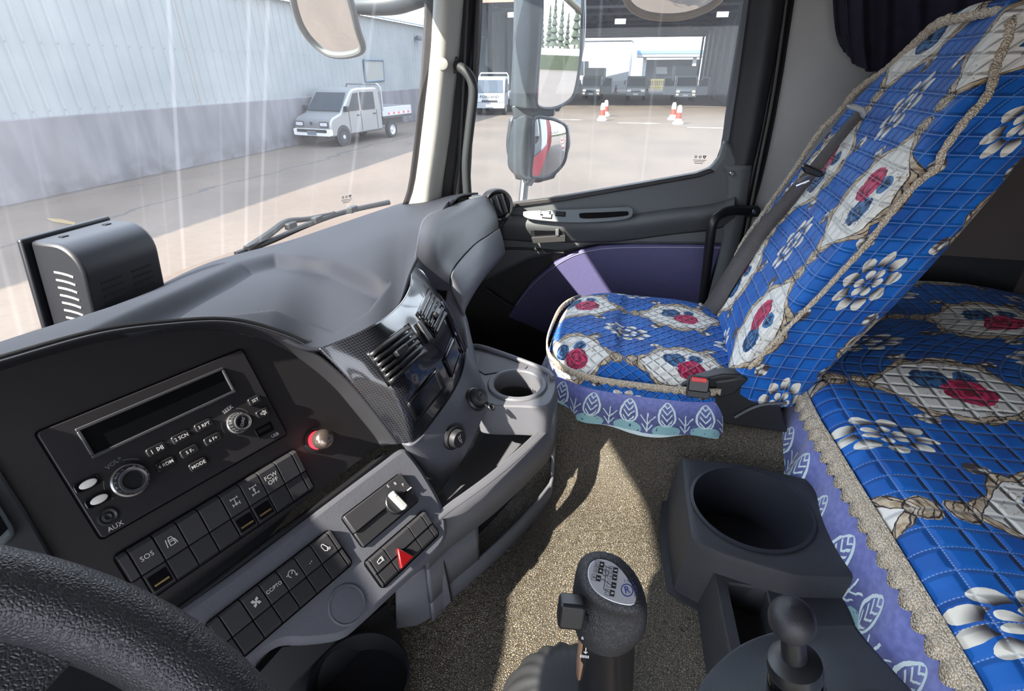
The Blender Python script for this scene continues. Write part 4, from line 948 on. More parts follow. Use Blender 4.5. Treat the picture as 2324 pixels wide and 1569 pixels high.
def lace_mat():
    m, t, b = new_mat('lace_braid'); b.inputs['Roughness'].default_value = 0.6; b.inputs['Metallic'].default_value = 0.15
    v = nd(t, 'ShaderNodeTexVoronoi', i_Scale=420.0); t.links.new(coords(t), v.inputs['Vector'])
    t.links.new(mixc(t, E(t, v.outputs[0]).st(0.2, 0.7), lin3((242, 233, 214)), lin3((188, 169, 144))), b.inputs['Base Color']); bump(t, b, v.outputs[0], 0.9, 0.003); return m
LACE = lace_mat()
def skirt_mat():
    m, t, b = new_mat('skirt_organza'); b.inputs['Roughness'].default_value = 0.5; b.inputs['Sheen Weight'].default_value = 0.6
    uv = coords(t, True); s = nd(t, 'ShaderNodeSeparateXYZ'); t.links.new(uv, s.inputs[0]); u, v = E(t, s.outputs[0]), E(t, s.outputs[1])
    n = nd(t, 'ShaderNodeTexNoise', i_Scale=120.0, i_Detail=3.0); t.links.new(uv, n.inputs['Vector']); nn = E(t, n.outputs[0])
    lx = ((u / 0.074).fr() - 0.5) * 0.074 + (nn - 0.5) * 0.004; vv = v + (nn - 0.5) * 0.004
    # pointed leaf: width shrinks with height
    hh = (vv - 0.020) / 0.050; wdt = (hh * (1.0 - hh)).mx(0.0).sq() * (1.25 - hh * 0.55) * 0.036
    inside = lx.ab().lt(wdt) * hh.gt(0.0) * hh.lt(1.0)
    edge = inside * (wdt - lx.ab()).lt(0.0042)
    vein = inside * (((hh * 4.0 - lx.ab() * 95.0).fr() - 0.5).ab().gt(0.34)) * lx.ab().lt(wdt * 0.62)
    blob = ((lx / 0.027).pw(2.0) + ((vv - 0.010) / 0.014).pw(2.0)).lt(1.0) * nn.gt(0.36)
    mx_ = (lx.ab() - 0.037).ab(); twig = mx_.lt(0.0012) * vv.lt(0.045) * vv.gt(0.006)
    twig2 = ((mx_ - (vv - 0.022) * 0.8).ab().lt(0.0013) * vv.gt(0.022) * vv.lt(0.040)).mx((mx_ - (vv - 0.008) * 0.7).ab().lt(0.0013) * vv.gt(0.008) * vv.lt(0.022))
    hem = vv.lt(0.0035)
    emb = edge.mx(vein).mx(twig).mx(twig2).mx(hem)
    base = mixc(t, nn.st(0.3, 0.7), lin3((96, 106, 172)), lin3((118, 127, 192)))
    c = mixc(t, blob, base, lin3((136, 182, 186))); c = mixc(t, emb, c, lin3((208, 226, 228)))
    t.links.new(c, b.inputs['Base Color'])
    sheer = (1.0 - emb.mx(blob)) * (1.0 - v.st(0.03, 0.075)) * 0.45
    tr = nd(t, 'ShaderNodeBsdfTransparent'); mx = nd(t, 'ShaderNodeMixShader'); out = t.nodes['Material Output']
    t.links.new(sheer.k, mx.inputs[0]); t.links.new(b.outputs[0], mx.inputs[1]); t.links.new(tr.outputs[0], mx.inputs[2]); t.links.new(mx.outputs[0], out.inputs[0])
    bump(t, b, (emb.mx(blob)) + nn * 0.1, 0.6, 0.002)
    return m
SKIRT = skirt_mat()
def lace_strip(name, path, down, wd, parent, period=0.022, lift=None):
    """scalloped braid hanging from a path"""
    n = len(path); acc = 0; top = []; bot = []
    for i, p in enumerate(path):
        if i: acc += (path[i] - path[i - 1]).length
        d = down[i] if isinstance(down, list) else V(down)
        w_ = wd * (0.58 + 0.42 * abs(sin(pi * acc / period)) ** 0.7); top.append(p); bot.append(p + d * w_)
    return ribbon(name, top, bot, LACE, parent, 0.004)

# ------------------------------------------------------------------ passenger seat
se_ = empty('passenger_seat', (1.17, -0.05, -1.0), 'passenger seat in a blue quilted floral cover with lace edges', 'seat')
SEATK = mat('seat_base_black', (32, 33, 36), 0.5)
def spow(c, e): return (abs(c) ** e) * (1 if c >= 0 else -1)
def cushion():
    cx, cy, hx, hy = 1.165, -0.060, 0.235, 0.228; nt, nf = 96, 34; vs = []; uv = []; fs = []
    for j in range(nf):
        f = j / (nf - 1)
        for i in range(nt):
            a = 2 * pi * i / nt; ex, ey = spow(cos(a), 0.62), spow(sin(a), 0.62)
            if f < 0.8:
                g = f / 0.8; rr = sin(g * pi / 2) ; k = rr; z = -0.535 + 0.012 * (1 - k * k) - 0.050 * (k ** 9)
                x, y = cx + hx * ex * k, cy + hy * ey * k
            else:
                g = (f - 0.8) / 0.2; k = 1.0; z = -0.585 - 0.03 * g; x, y = cx + hx * ex, cy + hy * ey
            # thigh roll at the front, dip in the middle
            yy = (y - cy) / hy
            z += 0.020 * max(0, yy) ** 2 * (1 - k ** 8) - 0.014 * (1 - min(1, abs((x - cx) / hx)) ** 2) * (0.3 + 0.7 * (yy < 0.3)) * (1 - k ** 6) + 0.003 * sin(40 * x + 12 * y) * (1 - k)
            drop = max(0, -0.545 - z); l = hypot(ex, ey) or 1
            vs.append(V((x, y, z))); uv.append((x - cx + ex / l * drop, -(y - cy) - ey / l * drop))
    for j in range(nf - 1):
        for i in range(nt): fs.append((j * nt + i, j * nt + (i + 1) % nt, (j + 1) * nt + (i + 1) % nt, (j + 1) * nt + i))
    fs.append(tuple(range((nf - 1) * nt, nf * nt))); 
    return mk('seat_cushion', vs, fs, Q_SEAT, se_, True, uv)
cus = cushion()
def plan(a, off=0.0):
    cx, cy, hx, hy = 1.165, -0.060, 0.235 + off, 0.228 + off; return cx + hx * spow(cos(a), 0.62), cy + hy * spow(sin(a), 0.62)
# outline from the rear near corner, along the near side and round the front
A0, A1_ = radians(228), radians(40)
pp = []
for k in range(240):
    a = A0 + (A1_ - A0) * k / 239; x, y = plan(a, 0.006); pp.append(V((x, y, -0.556)))
# respace by arc length
def respace(p, step):
    out = [p[0]]; acc = 0
    for a, b in zip(p, p[1:]):
        acc += (b - a).length
        if acc >= step: out.append(b); acc = 0
    return out
pp = crv(pp[::6], 400)
lace_strip('seat_lace', pp, (0, 0, -1), 0.016, se_, 0.018)
def skirt_around(name, path, z0, z1, parent, wave=0.006, flare=0.02, cen=V((1.165, -0.04, 0))):
    acc = 0; vs = []; uv = []; fs = []; n = len(path); m = 9
    for i, p in enumerate(path):
        if i: acc += (path[i] - path[i - 1]).length
        o = V((p.x - cen.x, p.y - cen.y, 0)).normalized()
        for j in range(m):
            f = j / (m - 1); q = p + o * (flare * f + wave * f * sin(acc * 55 + sin(acc * 21)))
            zz = z0 + (z1 - z0) * f + 0.004 * f * sin(acc * 30); vs.append(V((q.x, q.y, zz))); uv.append((acc, zz - z1))
    for i in range(n - 1):
        for j in range(m - 1): fs.append((i * m + j, (i + 1) * m + j, (i + 1) * m + j + 1, i * m + j + 1))
    return mk(name, vs, fs, SKIRT, parent, True, uv)
q = [V((plan(A0 + (A1_ - A0) * k / 159, 0.0)[0], plan(A0 + (A1_ - A0) * k / 159, 0.0)[1], 0)) for k in range(14, 160)]
skirt_around('seat_skirt', crv(q[::5], 160), -0.592, -0.668, se_)
# backrest lofted upwards with horizontal sections
SB_ = [(-0.585, -0.215, 0.945, 1.395, 0.15), (-0.52, -0.222, 0.94, 1.40, 0.17), (-0.44, -0.248, 0.935, 1.41, 0.18), (-0.34, -0.295, 0.93, 1.42, 0.18), (-0.22, -0.352, 0.93, 1.42, 0.17), (-0.12, -0.398, 0.935, 1.405, 0.16), (-0.05, -0.428, 0.945, 1.375, 0.15), (0.0, -0.448, 0.962, 1.315, 0.14), (0.04, -0.463, 0.98, 1.25, 0.12), (0.075, -0.478, 1.00, 1.19, 0.10), (0.092, -0.495, 1.03, 1.15, 0.06), (0.097, -0.515, 1.06, 1.12, 0.02)]
def backrest():
    rows = crv([V(s_[:3]) for s_ in SB_], 56); rows2 = crv([V((s_[3], s_[4], 0)) for s_ in SB_], 56); vs = []; uv = []; fs = []; n = 72; acc = 0; prev = None
    for r, r2 in zip(rows, rows2):
        z, yf, xa = r; xb, dp = r2.x, r2.y; w_ = xb - xa; cx = (xa + xb) / 2
        if prev is not None: acc += hypot(z - prev[0], yf - prev[1])
        prev = (z, yf); pr = []
        for i in range(n):
            a = 2 * pi * i / n - pi / 2 + pi          # start at the front centre
            e = 0.42; x = cx - w_ / 2 * spow(sin(2 * pi * i / n), e); y = (yf - dp / 2) + dp / 2 * spow(cos(2 * pi * i / n), e)
            fx = (x - cx) / (w_ / 2)
            if y > yf - dp * 0.3: y += 0.018 * (abs(fx) ** 3) - 0.012 * (1 - fx * fx)      # side bolsters
            pr.append(V((x, y, z)))
        pa = 0
        for i, p in enumerate(pr):
            if i: pa += hypot(p.x - pr[i - 1].x, p.y - pr[i - 1].y)
            vs.append(p); uv.append((pa, acc))
        # centre the print on the front: shift so that index 0 is zero, wrap the second half to negatives
        tot = pa + hypot(pr[0].x - pr[-1].x, pr[0].y - pr[-1].y)
        for i in range(n):
            k = len(uv) - n + i; u_ = uv[k][0]; uv[k] = (u_ if u_ < tot / 2 else u_ - tot, uv[k][1])
    m = len(rows)
    for j in range(m - 1):
        for i in range(n): fs.append((j * n + i, (j + 1) * n + i, (j + 1) * n + (i + 1) % n, j * n + (i + 1) % n))
    fs.append(tuple(range((m - 1) * n, m * n)))
    return mk('backrest', vs, fs, Q_BACK, se_, True, uv)
br = backrest()
# braid along the near edge and over the top of the backrest
near = [(1700, 838, .935), (1790, 742, .935), (1860, 672, .93), (1915, 612, .93), (1965, 558, .93), (2010, 500, .93), (2077, 421, .93), (2127, 381, .935), (2140, 345, .935), (2190, 275, .94), (2235, 225, .95), (2252, 190, .96), (2262, 145, .98), (2285, 92, .995), (2292, 45, 1.01), (2268, 26, 1.06), (2225, 32, 1.10), (2160, 45, 1.16)]
L0 = crv([P(u, v, X=x) for u, v, x in near], 160)
def bk_lace(path, w0, w1, nm, side):
    a = []; b = []; acc = 0
    for i, p in enumerate(path):
        if i: acc += (path[i] - path[i - 1]).length
        d = (path[min(i + 1, len(path) - 1)] - path[max(i - 1, 0)]).normalized(); s_ = d.cross(p.normalized()).normalized()
        w_ = w0 + (w1 - w0) * i / len(path); w_ *= 0.75 + 0.25 * abs(sin(acc * 140)); a.append(p * 0.985 - s_ * w_ * 0.5); b.append(p * 0.985 + s_ * w_ * 0.5)
    return ribbon(nm, a, b, LACE, se_, 0.004)
bk_lace(L0, 0.008, 0.015, 'backrest_lace', 1)
farl = [(1650, 640, 1.41), (1680, 560, 1.415), (1742, 470, 1.42), (1800, 390, 1.42), (1860, 300, 1.41), (1900, 260, 1.405), (1935, 215, 1.40), (1965, 190, 1.39), (2010, 160, 1.34), (2060, 115, 1.27), (2120, 60, 1.20), (2160, 42, 1.16)]
bk_lace(crv([P(u, v, X=x) for u, v, x in farl], 110), 0.010, 0.018, 'backrest_lace', 1)
# plastic base and buckle
wbox('seat_base', 1.10, 1.36, -0.36, 0.02, -1.05, -0.60, SEATK, se_, 0.02)
prism('side_cover', [P(u, v, X=0.945) for u, v in ((1545, 872), (1640, 850), (1700, 852), (1760, 880), (1790, 985), (1560, 950))], (0.03, 0, 0), SEATK, se_, 0.004)
prism('recline_cover', [P(u, v, X=0.938) for u, v in ((1622, 868), (1690, 856), (1700, 862), (1668, 895), (1630, 906))], (0.02, 0, 0), SEATK, se_, 0.004)
tube('side_rib', [P(u, v, X=0.94) for u, v in ((1668, 948), (1700, 930), (1735, 918), (1785, 915))], 0.003, mat('rib_grey', (78, 80, 84), 0.4), se_, 8, sm=20)
bu = empty('belt_buckle', P(1585, 872, X=.92), 'black seat belt buckle with a red release button', 'buckle')
fb = Frame(P(1585, 872, X=.92), (0, -1, 0), (0.35, 0, 1))
plate('body', fb, 0.040, 0.030, 0.005, -0.012, 0.008, BLK2, bu, bev=0.003); plate('base', fb, 0.044, 0.018, 0.004, -0.014, 0.006, SEATK, bu, 0.002, -0.018, bev=0.002)
plate('release_button', fb, 0.029, 0.009, 0.002, 0.007, 0.0105, mat('buckle_red', (206, 40, 44), 0.4), bu, -0.001, 0.010, bev=0.001)

# ------------------------------------------------------------------ seat belt
sb = empty('seat_belt', P(1590, 700, X=1.44), 'grey seat belt strap running across the passenger backrest', 'seat belt')
def belt_mat():
    m, t, b = new_mat('belt_webbing'); b.inputs['Roughness'].default_value = 0.7
    s_ = nd(t, 'ShaderNodeTexNoise', i_Scale=700.0); t.links.new(coords(t), s_.inputs['Vector']); t.links.new(mixc(t, E(t, s_.outputs[0]).st(.3, .7), lin3((62, 58, 58)), lin3((88, 84, 84))), b.inputs['Base Color']); bump(t, b, s_.outputs[0], 0.4, 0.001); return m
BELT = belt_mat()
def bvh_mesh(o): return BVHTree.FromPolygons([v.co.copy() for v in o.data.vertices], [tuple(q.vertices) for q in o.data.polygons])
BB = bvh_mesh(br)
def onback(u, v, xfall, lift=0.012):
    d = ray(u, v).normalized(); h = BB.ray_cast(V((0, 0, 0)), d)
    q = P(u, v, X=xfall)
    if h[0] is None or h[3] > q.length: return q
    return d * (h[3] - lift)
bl = [(1578, 716, 1.36), (1600, 688, 1.345), (1640, 625, 1.33), (1700, 532, 1.31), (1770, 452, 1.29), (1830, 385, 1.27), (1890, 312, 1.27), (1950, 243, 1.28)]
br_ = [(1618, 722, 1.34), (1640, 692, 1.325), (1676, 634, 1.31), (1738, 540, 1.29), (1804, 462, 1.27), (1860, 390, 1.25), (1914, 318, 1.25), (1966, 256, 1.26)]
def even(px, n=30):
    c_ = crv([V(q) for q in px], n); return [onback(q.x, q.y, q.z) for q in c_]
Lf, Rt = even(bl), even(br_)
ribbon('strap', Lf, Rt, BELT, sb, 0.002)
cg = P(1948, 246, X=1.31); fg = Frame(cg, (0.2, -0.85, -0.3), (-0.1, -0.3, 0.9))
prism('strap_guide', [P(u, v, X=1.22) for u, v in ((1926, 240), (1940, 236), (1962, 242), (1970, 256), (1962, 270), (1956, 256), (1930, 248))], (0.02, 0, 0), mat('guide_grey', (172, 174, 170), 0.5), sb, 0.003)
ft = Frame(P(1845, 392, X=1.315), (0.15, -0.80, -0.55), (-0.3, -0.5, 0.8))
prism('stop_slider', [P(u, v, X=1.22) for u, v in ((1822, 378), (1832, 374), (1868, 390), (1872, 400), (1858, 404), (1826, 392))], (0.02, 0, 0), BLK2, sb, 0.003)
tube('metal_tongue', [P(u, v, X=1.215) for u, v in ((1836, 398), (1808, 412), (1800, 418), (1806, 422), (1836, 410))], 0.0035, CHROME, sb, 8)
prism('lower_anchor', [P(u, v, X=1.32) for u, v in ((1578, 704), (1590, 692), (1616, 708), (1608, 722), (1574, 712))], (0.02, 0, 0), mat('anchor_cream', (168, 166, 156), 0.6), sb, 0.003)
# B pillar grab bar
gb = empty('pillar_grab_bar', P(1722, 480, X=1.66), 'black bent grab bar bolted behind the passenger door', 'grab bar')
tube('bar', [P(u, v, X=x) for u, v, x in ((1700, 479, 1.63), (1665, 478, 1.60), (1640, 484, 1.57), (1620, 502, 1.55), (1612, 540, 1.55), (1604, 610, 1.56), (1594, 690, 1.57), (1585, 740, 1.58))], 0.0135, BLK2, gb, 14, sm=40)
prism('mount_plate', [P(u, v, X=1.64) for u, v in ((1690, 468), (1720, 468), (1727, 474), (1726, 492), (1690, 494))], (0.012, 0, 0), BLK2, gb, 0.003)
lathe('bolt', Frame(P(1709, 481, X=1.638), (0, -1, 0), (0, 0, 1)), [(0.008, 0), (0.008, 0.003), (0.005, 0.005)], CHROME, gb, 16)

# ------------------------------------------------------------------ bunk behind the seats
bk = empty('bunk', (0.7, -0.7, -0.65), 'sleeper bunk under a blue quilted floral spread with lace skirt', 'bunk')
def y0(x):
    if x < 0.87: return -0.41 + 0.034 * max(0, min(1, (x - 0.42) / 0.45))
    if x < 1.0: return -0.376
    k = min(1, (x - 1.0) / 0.36); k = k * k * (3 - 2 * k); return -0.376 - 0.24 * k
def bunk_top():
    vs = []; uv = []; fs = []; nx, ny = 80, 40
    for i in range(nx):
        x = -0.25 + 1.94 * i / (nx - 1); yf = y0(x); acc = 0; prev = None
        for j in range(ny):
            f = j / (ny - 1)
            if f < 0.25:
                a = radians(-20 + 110 * f / 0.25); y = yf - 0.035 + 0.045 * cos(a); z = -0.577 + 0.045 * sin(a)
            else:
                g_ = (f - 0.25) / 0.75; y = yf - 0.035 - g_ * (1.05 + yf) ; z = -0.532 + 0.012 * sin(g_ * pi) - 0.02 * g_ ** 4
            z += 0.004 * sin(9 * x + 5 * y) + 0.003 * sin(17 * y - 6 * x)
            if x > 1.55: z -= 0.10 * ((x - 1.55) / 0.14) ** 2
            p = V((x, y, z)); 
            if prev is not None: acc += (p - prev).length
            prev = p; vs.append(p); uv.append((x, acc))
    for i in range(nx - 1):
        for j in range(ny - 1): fs.append((i * ny + j, (i + 1) * ny + j, (i + 1) * ny + j + 1, i * ny + j + 1))
    return mk('quilted_spread', vs, fs, Q_BUNK, bk, True, uv, solid=0.012, off=-1)
bunk_top()
wbox('bunk_frame', -0.25, 1.69, -1.08, -0.62, -1.0, -0.60, BLK, bk)
path = crv([V((x, y0(x) + 0.014, -0.573)) for x in [-0.25 + 0.055 * k for k in range(28)]], 500)
def bunk_skirt():
    vs = []; uv = []; fs = []; m = 14; acc = 0; n = len(path)
    for i, p in enumerate(path):
        if i: acc += (p - path[i - 1]).length
        for j in range(m):
            f = j / (m - 1); wv = sin(acc * 42 + 1.3 * sin(acc * 17)); fx = 1 if p.x < 1.06 else max(0, 1 - (p.x - 1.06) / 0.1)
            zb = -0.705 + 0.006 * sin(acc * 30) + 0.02 * (p.x > 0.9) * 0
            z = -0.562 + (zb + 0.562) * f; y = p.y + (0.036 * f + 0.010 * f * wv - 0.004) * fx
            vs.append(V((p.x, y, z))); uv.append((acc * 0.78, (z - zb) * 0.80))
    for i in range(n - 1):
        for j in range(m - 1): fs.append((i * m + j, (i + 1) * m + j, (i + 1) * m + j + 1, i * m + j + 1))
    return mk('skirt', vs, fs, SKIRT, bk, True, uv)
bunk_skirt()
lace_strip('skirt_lace', [p + V((0, 0.008, 0.022)) for p in path], V((0, 0.35, -1)).normalized(), 0.034, bk, 0.030)
tube('edge_piping', [p + V((0, 0.006, 0.024)) for p in path[::6]], 0.003, LACE, bk, 6)
# curtain bunched at the top of the side wall
cu_ = empty('curtain', P(1950, 100, X=1.60), 'dark navy bunk curtain bunched behind the passenger seat', 'curtain')
def curtain():
    rows = []
    tops = [(1880, -330), (1900, -330), (1938, -330), (1990, -330), (2064, -330), (2155, -330), (2270, -330), (2440, -330)]
    mids = [(1893, 30), (1915, 40), (1950, 50), (2000, 50), (2070, 40), (2150, 20), (2260, 0), (2420, -20)]
    bots = [(1918, 112), (1935, 140), (1965, 158), (2005, 162), (2080, 150), (2160, 110), (2280, 60), (2420, 20)]
    xs = (1.68, 1.64, 1.60, 1.62, 1.60, 1.58, 1.54, 1.5)
    rows = [[P(u, v, X=x) for (u, v), x in zip(r, xs)] for r in (tops, mids, bots)]
    def fn(p, i, j): return p + V((-0.016 * sin(i * 44 + 2 * j), 0, 0)) * (0.3 + 0.7 * (1 - j * 0.6))
    return patch('cloth', rows, mat('curtain_navy', (38, 34, 52), 0.9, vary=0.2, vs=30), cu_, 90, 20, 0.006, fn=fn)
curtain()

# ------------------------------------------------------------------ centre console between the seats
co = empty('centre_console', (0.55, -0.2, FLZ), 'black floor console with large round cup holder and square pocket', 'console')
CON = mat('console_black', (48, 50, 54), 0.55, grain=500, gs=0.35, gd=0.0006)
CZ = -0.55 * KF
top = [V((a.x * KF, a.y * KF, CZ)) for a in [V((0.700, -0.116, CZ)), V((0.615, -0.117, CZ)), V((0.532, -0.121, CZ)), V((0.518, -0.16, CZ)), V((0.505, -0.24, CZ)), V((0.52, -0.318, CZ)), V((0.61, -0.322, CZ)), V((0.690, -0.318, CZ)), V((0.705, -0.22, CZ))]]
cc2 = P(1703, 1150, Z=CZ)
def lin_closed(pts, n):
    pts = list(pts) + [pts[0]]; L = [0]
    for a, b in zip(pts, pts[1:]): L.append(L[-1] + (b - a).length)
    out = []
    for k in range(n):
        d = L[-1] * k / n
        for i in range(len(pts) - 1):
            if L[i] <= d <= L[i + 1]: out.append(pts[i].lerp(pts[i + 1], (d - L[i]) / (L[i + 1] - L[i] + 1e-9))); break
    return out
def cup_box():
    n = 72; r = 0.079 * KF; c = cc2; cs = sorted(lin_closed(top, n), key=lambda p: atan2(p.y - c.y, p.x - c.x))
    ins = [V((c.x + r * cos(atan2(p.y - c.y, p.x - c.x)), c.y + r * sin(atan2(p.y - c.y, p.x - c.x)), CZ)) for p in cs]
    ctr = V((0.605, -0.22, 0)) * KF
    def out(p, d, z): o = V((p.x - ctr.x, p.y - ctr.y, 0)).normalized(); q = p + o * d; return V((q.x, q.y, z))
    rings = [[V((p.x, p.y, CZ - 0.02)) for p in ins], ins, [ins[i].lerp(cs[i], 0.5) for i in range(n)], [out(p, -0.005, CZ) for p in cs], [out(p, 0.001, CZ - 0.003) for p in cs], [out(p, 0.005, CZ - 0.012) for p in cs], [out(p, 0.016, FLZ + 0.012) for p in cs], [out(p, 0.018, FLZ + 0.006) for p in cs], [out(p, 0.030, FLZ + 0.005) for p in cs], [out(p, 0.032, FLZ - 0.02) for p in cs]]
    vs = [p for r_ in rings for p in r_]; fs = [(j * n + i, j * n + (i + 1) % n, (j + 1) * n + (i + 1) % n, (j + 1) * n + i) for j in range(len(rings) - 1) for i in range(n)]
    return mk('cup_box', vs, fs, CON, co, 'auto')
cup_box()
f = Frame(cc2, (1, 0, 0), (0, 1, 0))
lathe('cup_liner', f, [(r_ * KF, h_) for r_, h_ in [(0.083, 0.0005), (0.083, 0.003), (0.0785, 0.004), (0.077, -0.01), (0.068, -0.105), (0.0, -0.107)]], mat('liner_black', (40, 43, 50), 0.45), co, 56, capt=False)
PZ2 = -0.585 * KF
pq = [P(u, v, Z=PZ2) for u, v in ((1650, 1322), (1738, 1335), (1764, 1440), (1682, 1462))]
def pocket_block():
    bm = bmesh.new()
    o = [bm.verts.new(p) for p in (V((0.54 * KF, -0.150 * KF, PZ2)), V((0.40 * KF, -0.158 * KF, PZ2)), V((0.385 * KF, -0.31 * KF, PZ2)), V((0.54 * KF, -0.31 * KF, PZ2)))]
    pc = sum(pq, V()) / 4; pi_ = sorted(pq, key=lambda p: -atan2(p.y - pc.y, p.x - pc.x))
    oc = sorted(o, key=lambda v: -atan2(v.co.y - pc.y, v.co.x - pc.x))
    i_ = [bm.verts.new(p) for p in pi_]
    for k in range(4): bm.faces.new((oc[k], oc[(k + 1) % 4], i_[(k + 1) % 4], i_[k]))
    dn = [bm.verts.new(v.co + V((0, 0, -0.055))) for v in i_]
    for k in range(4): bm.faces.new((i_[k], i_[(k + 1) % 4], dn[(k + 1) % 4], dn[k]))
    bm.faces.new(dn)
    lo = [bm.verts.new(V((0.55 + (v.co.x - 0.55) * 1.02, v.co.y + (0.016 if v.co.y > -0.24 else 0), FLZ - 0.01))) for v in oc]
    for k in range(4): bm.faces.new((oc[k], oc[(k + 1) % 4], lo[(k + 1) % 4], lo[k]))
    bmesh.ops.recalc_face_normals(bm, faces=bm.faces)
    me = bpy.data.meshes.new('pocket_block'); bm.to_mesh(me); bm.free(); return fin('pocket_block', me, CON, co, 'auto', bev=0.006)
pocket_block()
# rounded cover in front, around the hand brake
cv = [[(1560, 1640, .52), (1595, 1545, .55), (1665, 1475, .585), (1740, 1440, .60), (1830, 1425, .60), (1940, 1420, .60)], [(1600, 1680, .50), (1660, 1580, .53), (1735, 1520, .56), (1800, 1490, .575), (1870, 1470, .58), (1980, 1470, .58)], [(1700, 1760, .46), (1760, 1680, .48), (1830, 1620, .50), (1900, 1590, .51), (1970, 1570, .52), (2080, 1580, .52)]]
patch('lever_cover', [[P(u, v, t=t) for u, v, t in r] for r in [[(u, v, t * 1.1) for u, v, t in q] for q in cv]], mat('cover_slate', (58, 62, 68), 0.5, grain=500, gs=0.3, gd=0.0005), co, 40, 24, 0.01)
# hand brake lever
hb_ = empty('hand_brake', P(1800, 1569, t=.52), 'black hand brake lever with oval knob beside the bunk skirt', 'hand brake')
ax = (P(1797, 1405, t=.49) - P(1812, 1640, t=.545)).normalized(); e1 = ax.cross(V((0, 1, 0.2))).normalized(); fh = Frame(P(1812, 1640, t=.545), e1, ax.cross(e1))
Lh = (P(1797, 1405, t=.49) - P(1812, 1640, t=.545)).length
lathe('sleeve', fh, [(0.028, -0.02), (0.028, Lh * 0.30), (0.026, Lh * 0.42), (0.024, Lh * 0.44)], GLOSS, hb_, 30)
lathe('grip_shell', fh, [(0.0295, -0.01), (0.0295, Lh * 0.22), (0.0285, Lh * 0.23)], BLK2, hb_, 30, capt=False)
lathe('collar', fh, [(0.017, Lh * 0.42), (0.0245, Lh * 0.50), (0.0255, Lh * 0.56), (0.024, Lh * 0.62), (0.013, Lh * 0.66)], BLK2, hb_, 30)
lathe('neck', fh, [(0.012, Lh * 0.6), (0.011, Lh * 0.85)], BLK2, hb_, 20)
fk2 = Frame(P(1797, 1408, t=.49), e1, ax.cross(e1))
lathe('oval_knob', fk2, [(0.009, -0.016), (0.017, -0.012), (0.0205, -0.004), (0.0205, 0.003), (0.018, 0.011), (0.012, 0.0165), (0.0, 0.019)], BLK, hb_, 32, sx=1.05, sy=1.0, capt=False)

# ------------------------------------------------------------------ gear lever and boot
ge = empty('gear_lever', P(1380, 1640, t=.55), 'gear lever with black grained knob and silver shift-pattern plate', 'gear lever')
kc = P(1378, 1338, t=.50); base = P(1372, 1680, t=.585)
ax = (kc - base).normalized(); pn = V((-0.40, 0.02, 0.90)).normalized()
e1 = (V((1, 0, 0)) - ax * ax.x).normalized(); fl_ = Frame(kc, e1, ax.cross(e1))
Ll = (kc - base).length
lathe('shaft_sleeve', fl_, [(0.0285, -Ll), (0.0285, -0.055), (0.030, -0.050)], mat('sleeve_gloss', (20, 20, 23), 0.28), ge, 30)
# knob as rings morphing from the shaft to the tilted plate
top_o = P(1386, 1326, t=.487); tx = (V((1, -0.25, 0)) - pn * V((1, -0.25, 0)).dot(pn)).normalized(); FT = Frame(top_o, tx, pn.cross(tx))
def knob_rings():
    n = 40; plate_px = [(1333, 1290), (1345, 1273), (1368, 1270), (1398, 1282), (1425, 1312), (1442, 1345), (1446, 1366), (1436, 1378), (1405, 1374), (1370, 1360), (1345, 1340), (1333, 1315)]
    pl = [FT.at(u, v) for u, v in plate_px]; pc = sum(pl, V()) / len(pl)
    pl = crv(pl, 160, True); angs = lambda p: atan2((p - pc).dot(FT.y), (p - pc).dot(FT.x))
    pl = sorted(pl, key=angs)
    def plate_at(a):
        return min(pl, key=lambda p: abs((angs(p) - a + pi) % (2 * pi) - pi))
    A = [-pi + 2 * pi * k / n for k in range(n)]; top_ = [plate_at(a) for a in A]
    rings = []
    ring0 = []
    for a, p in zip(A, top_):
        # direction in the plane across the shaft that matches the plate direction
        d = (FT.x * cos(a) + FT.y * sin(a)); d = (d - ax * d.dot(ax)).normalized(); ring0.append(kc - ax * 0.052 + d * 0.031)
    mid = []
    for a, p, q in zip(A, top_, ring0):
        o = (p - pc).normalized(); m1 = p + o * 0.0115 - FT.n * 0.016; m0 = p + o * 0.006 - FT.n * 0.003; m2 = q.lerp(m1, 0.45) + (q - (kc - ax * 0.052)).normalized() * 0.004
        mid.append((q, m2, m1, m0, p + o * 0.001 + FT.n * 0.0005))
    for r in range(5): rings.append([m[r] for m in mid])
    cols = [crv([rings[r][i] for r in range(5)], 16) for i in range(n)]
    vs = [cols[i][j] for j in range(16) for i in range(n)]; fs = [(j * n + i, j * n + (i + 1) % n, (j + 1) * n + (i + 1) % n, (j + 1) * n + i) for j in range(15) for i in range(n)]
    fs.append(tuple(range(15 * n, 16 * n)))
    mk('knob', vs, fs, mat('knob_leather', (36, 37, 40), 0.45, grain=600, gs=0.5, gd=0.0008), ge, True)
    return [pc + (p - pc) * 0.96 for p in top_], pc
pl, pc = knob_rings()
plt = prism('pattern_plate', [p + FT.n * 0.0008 for p in pl], FT.n * 0.0018, mat('plate_silver', (176, 178, 184), 0.3, metal=0.5), ge, 0.0006)
PF = FT.off(0, 0, 0.0028)
NAVY = mat('navy_print', (30, 44, 110), 0.5); BP = mat('black_print', (16, 16, 20), 0.5)
def pp_(u, v): return PF.hit(u, v)
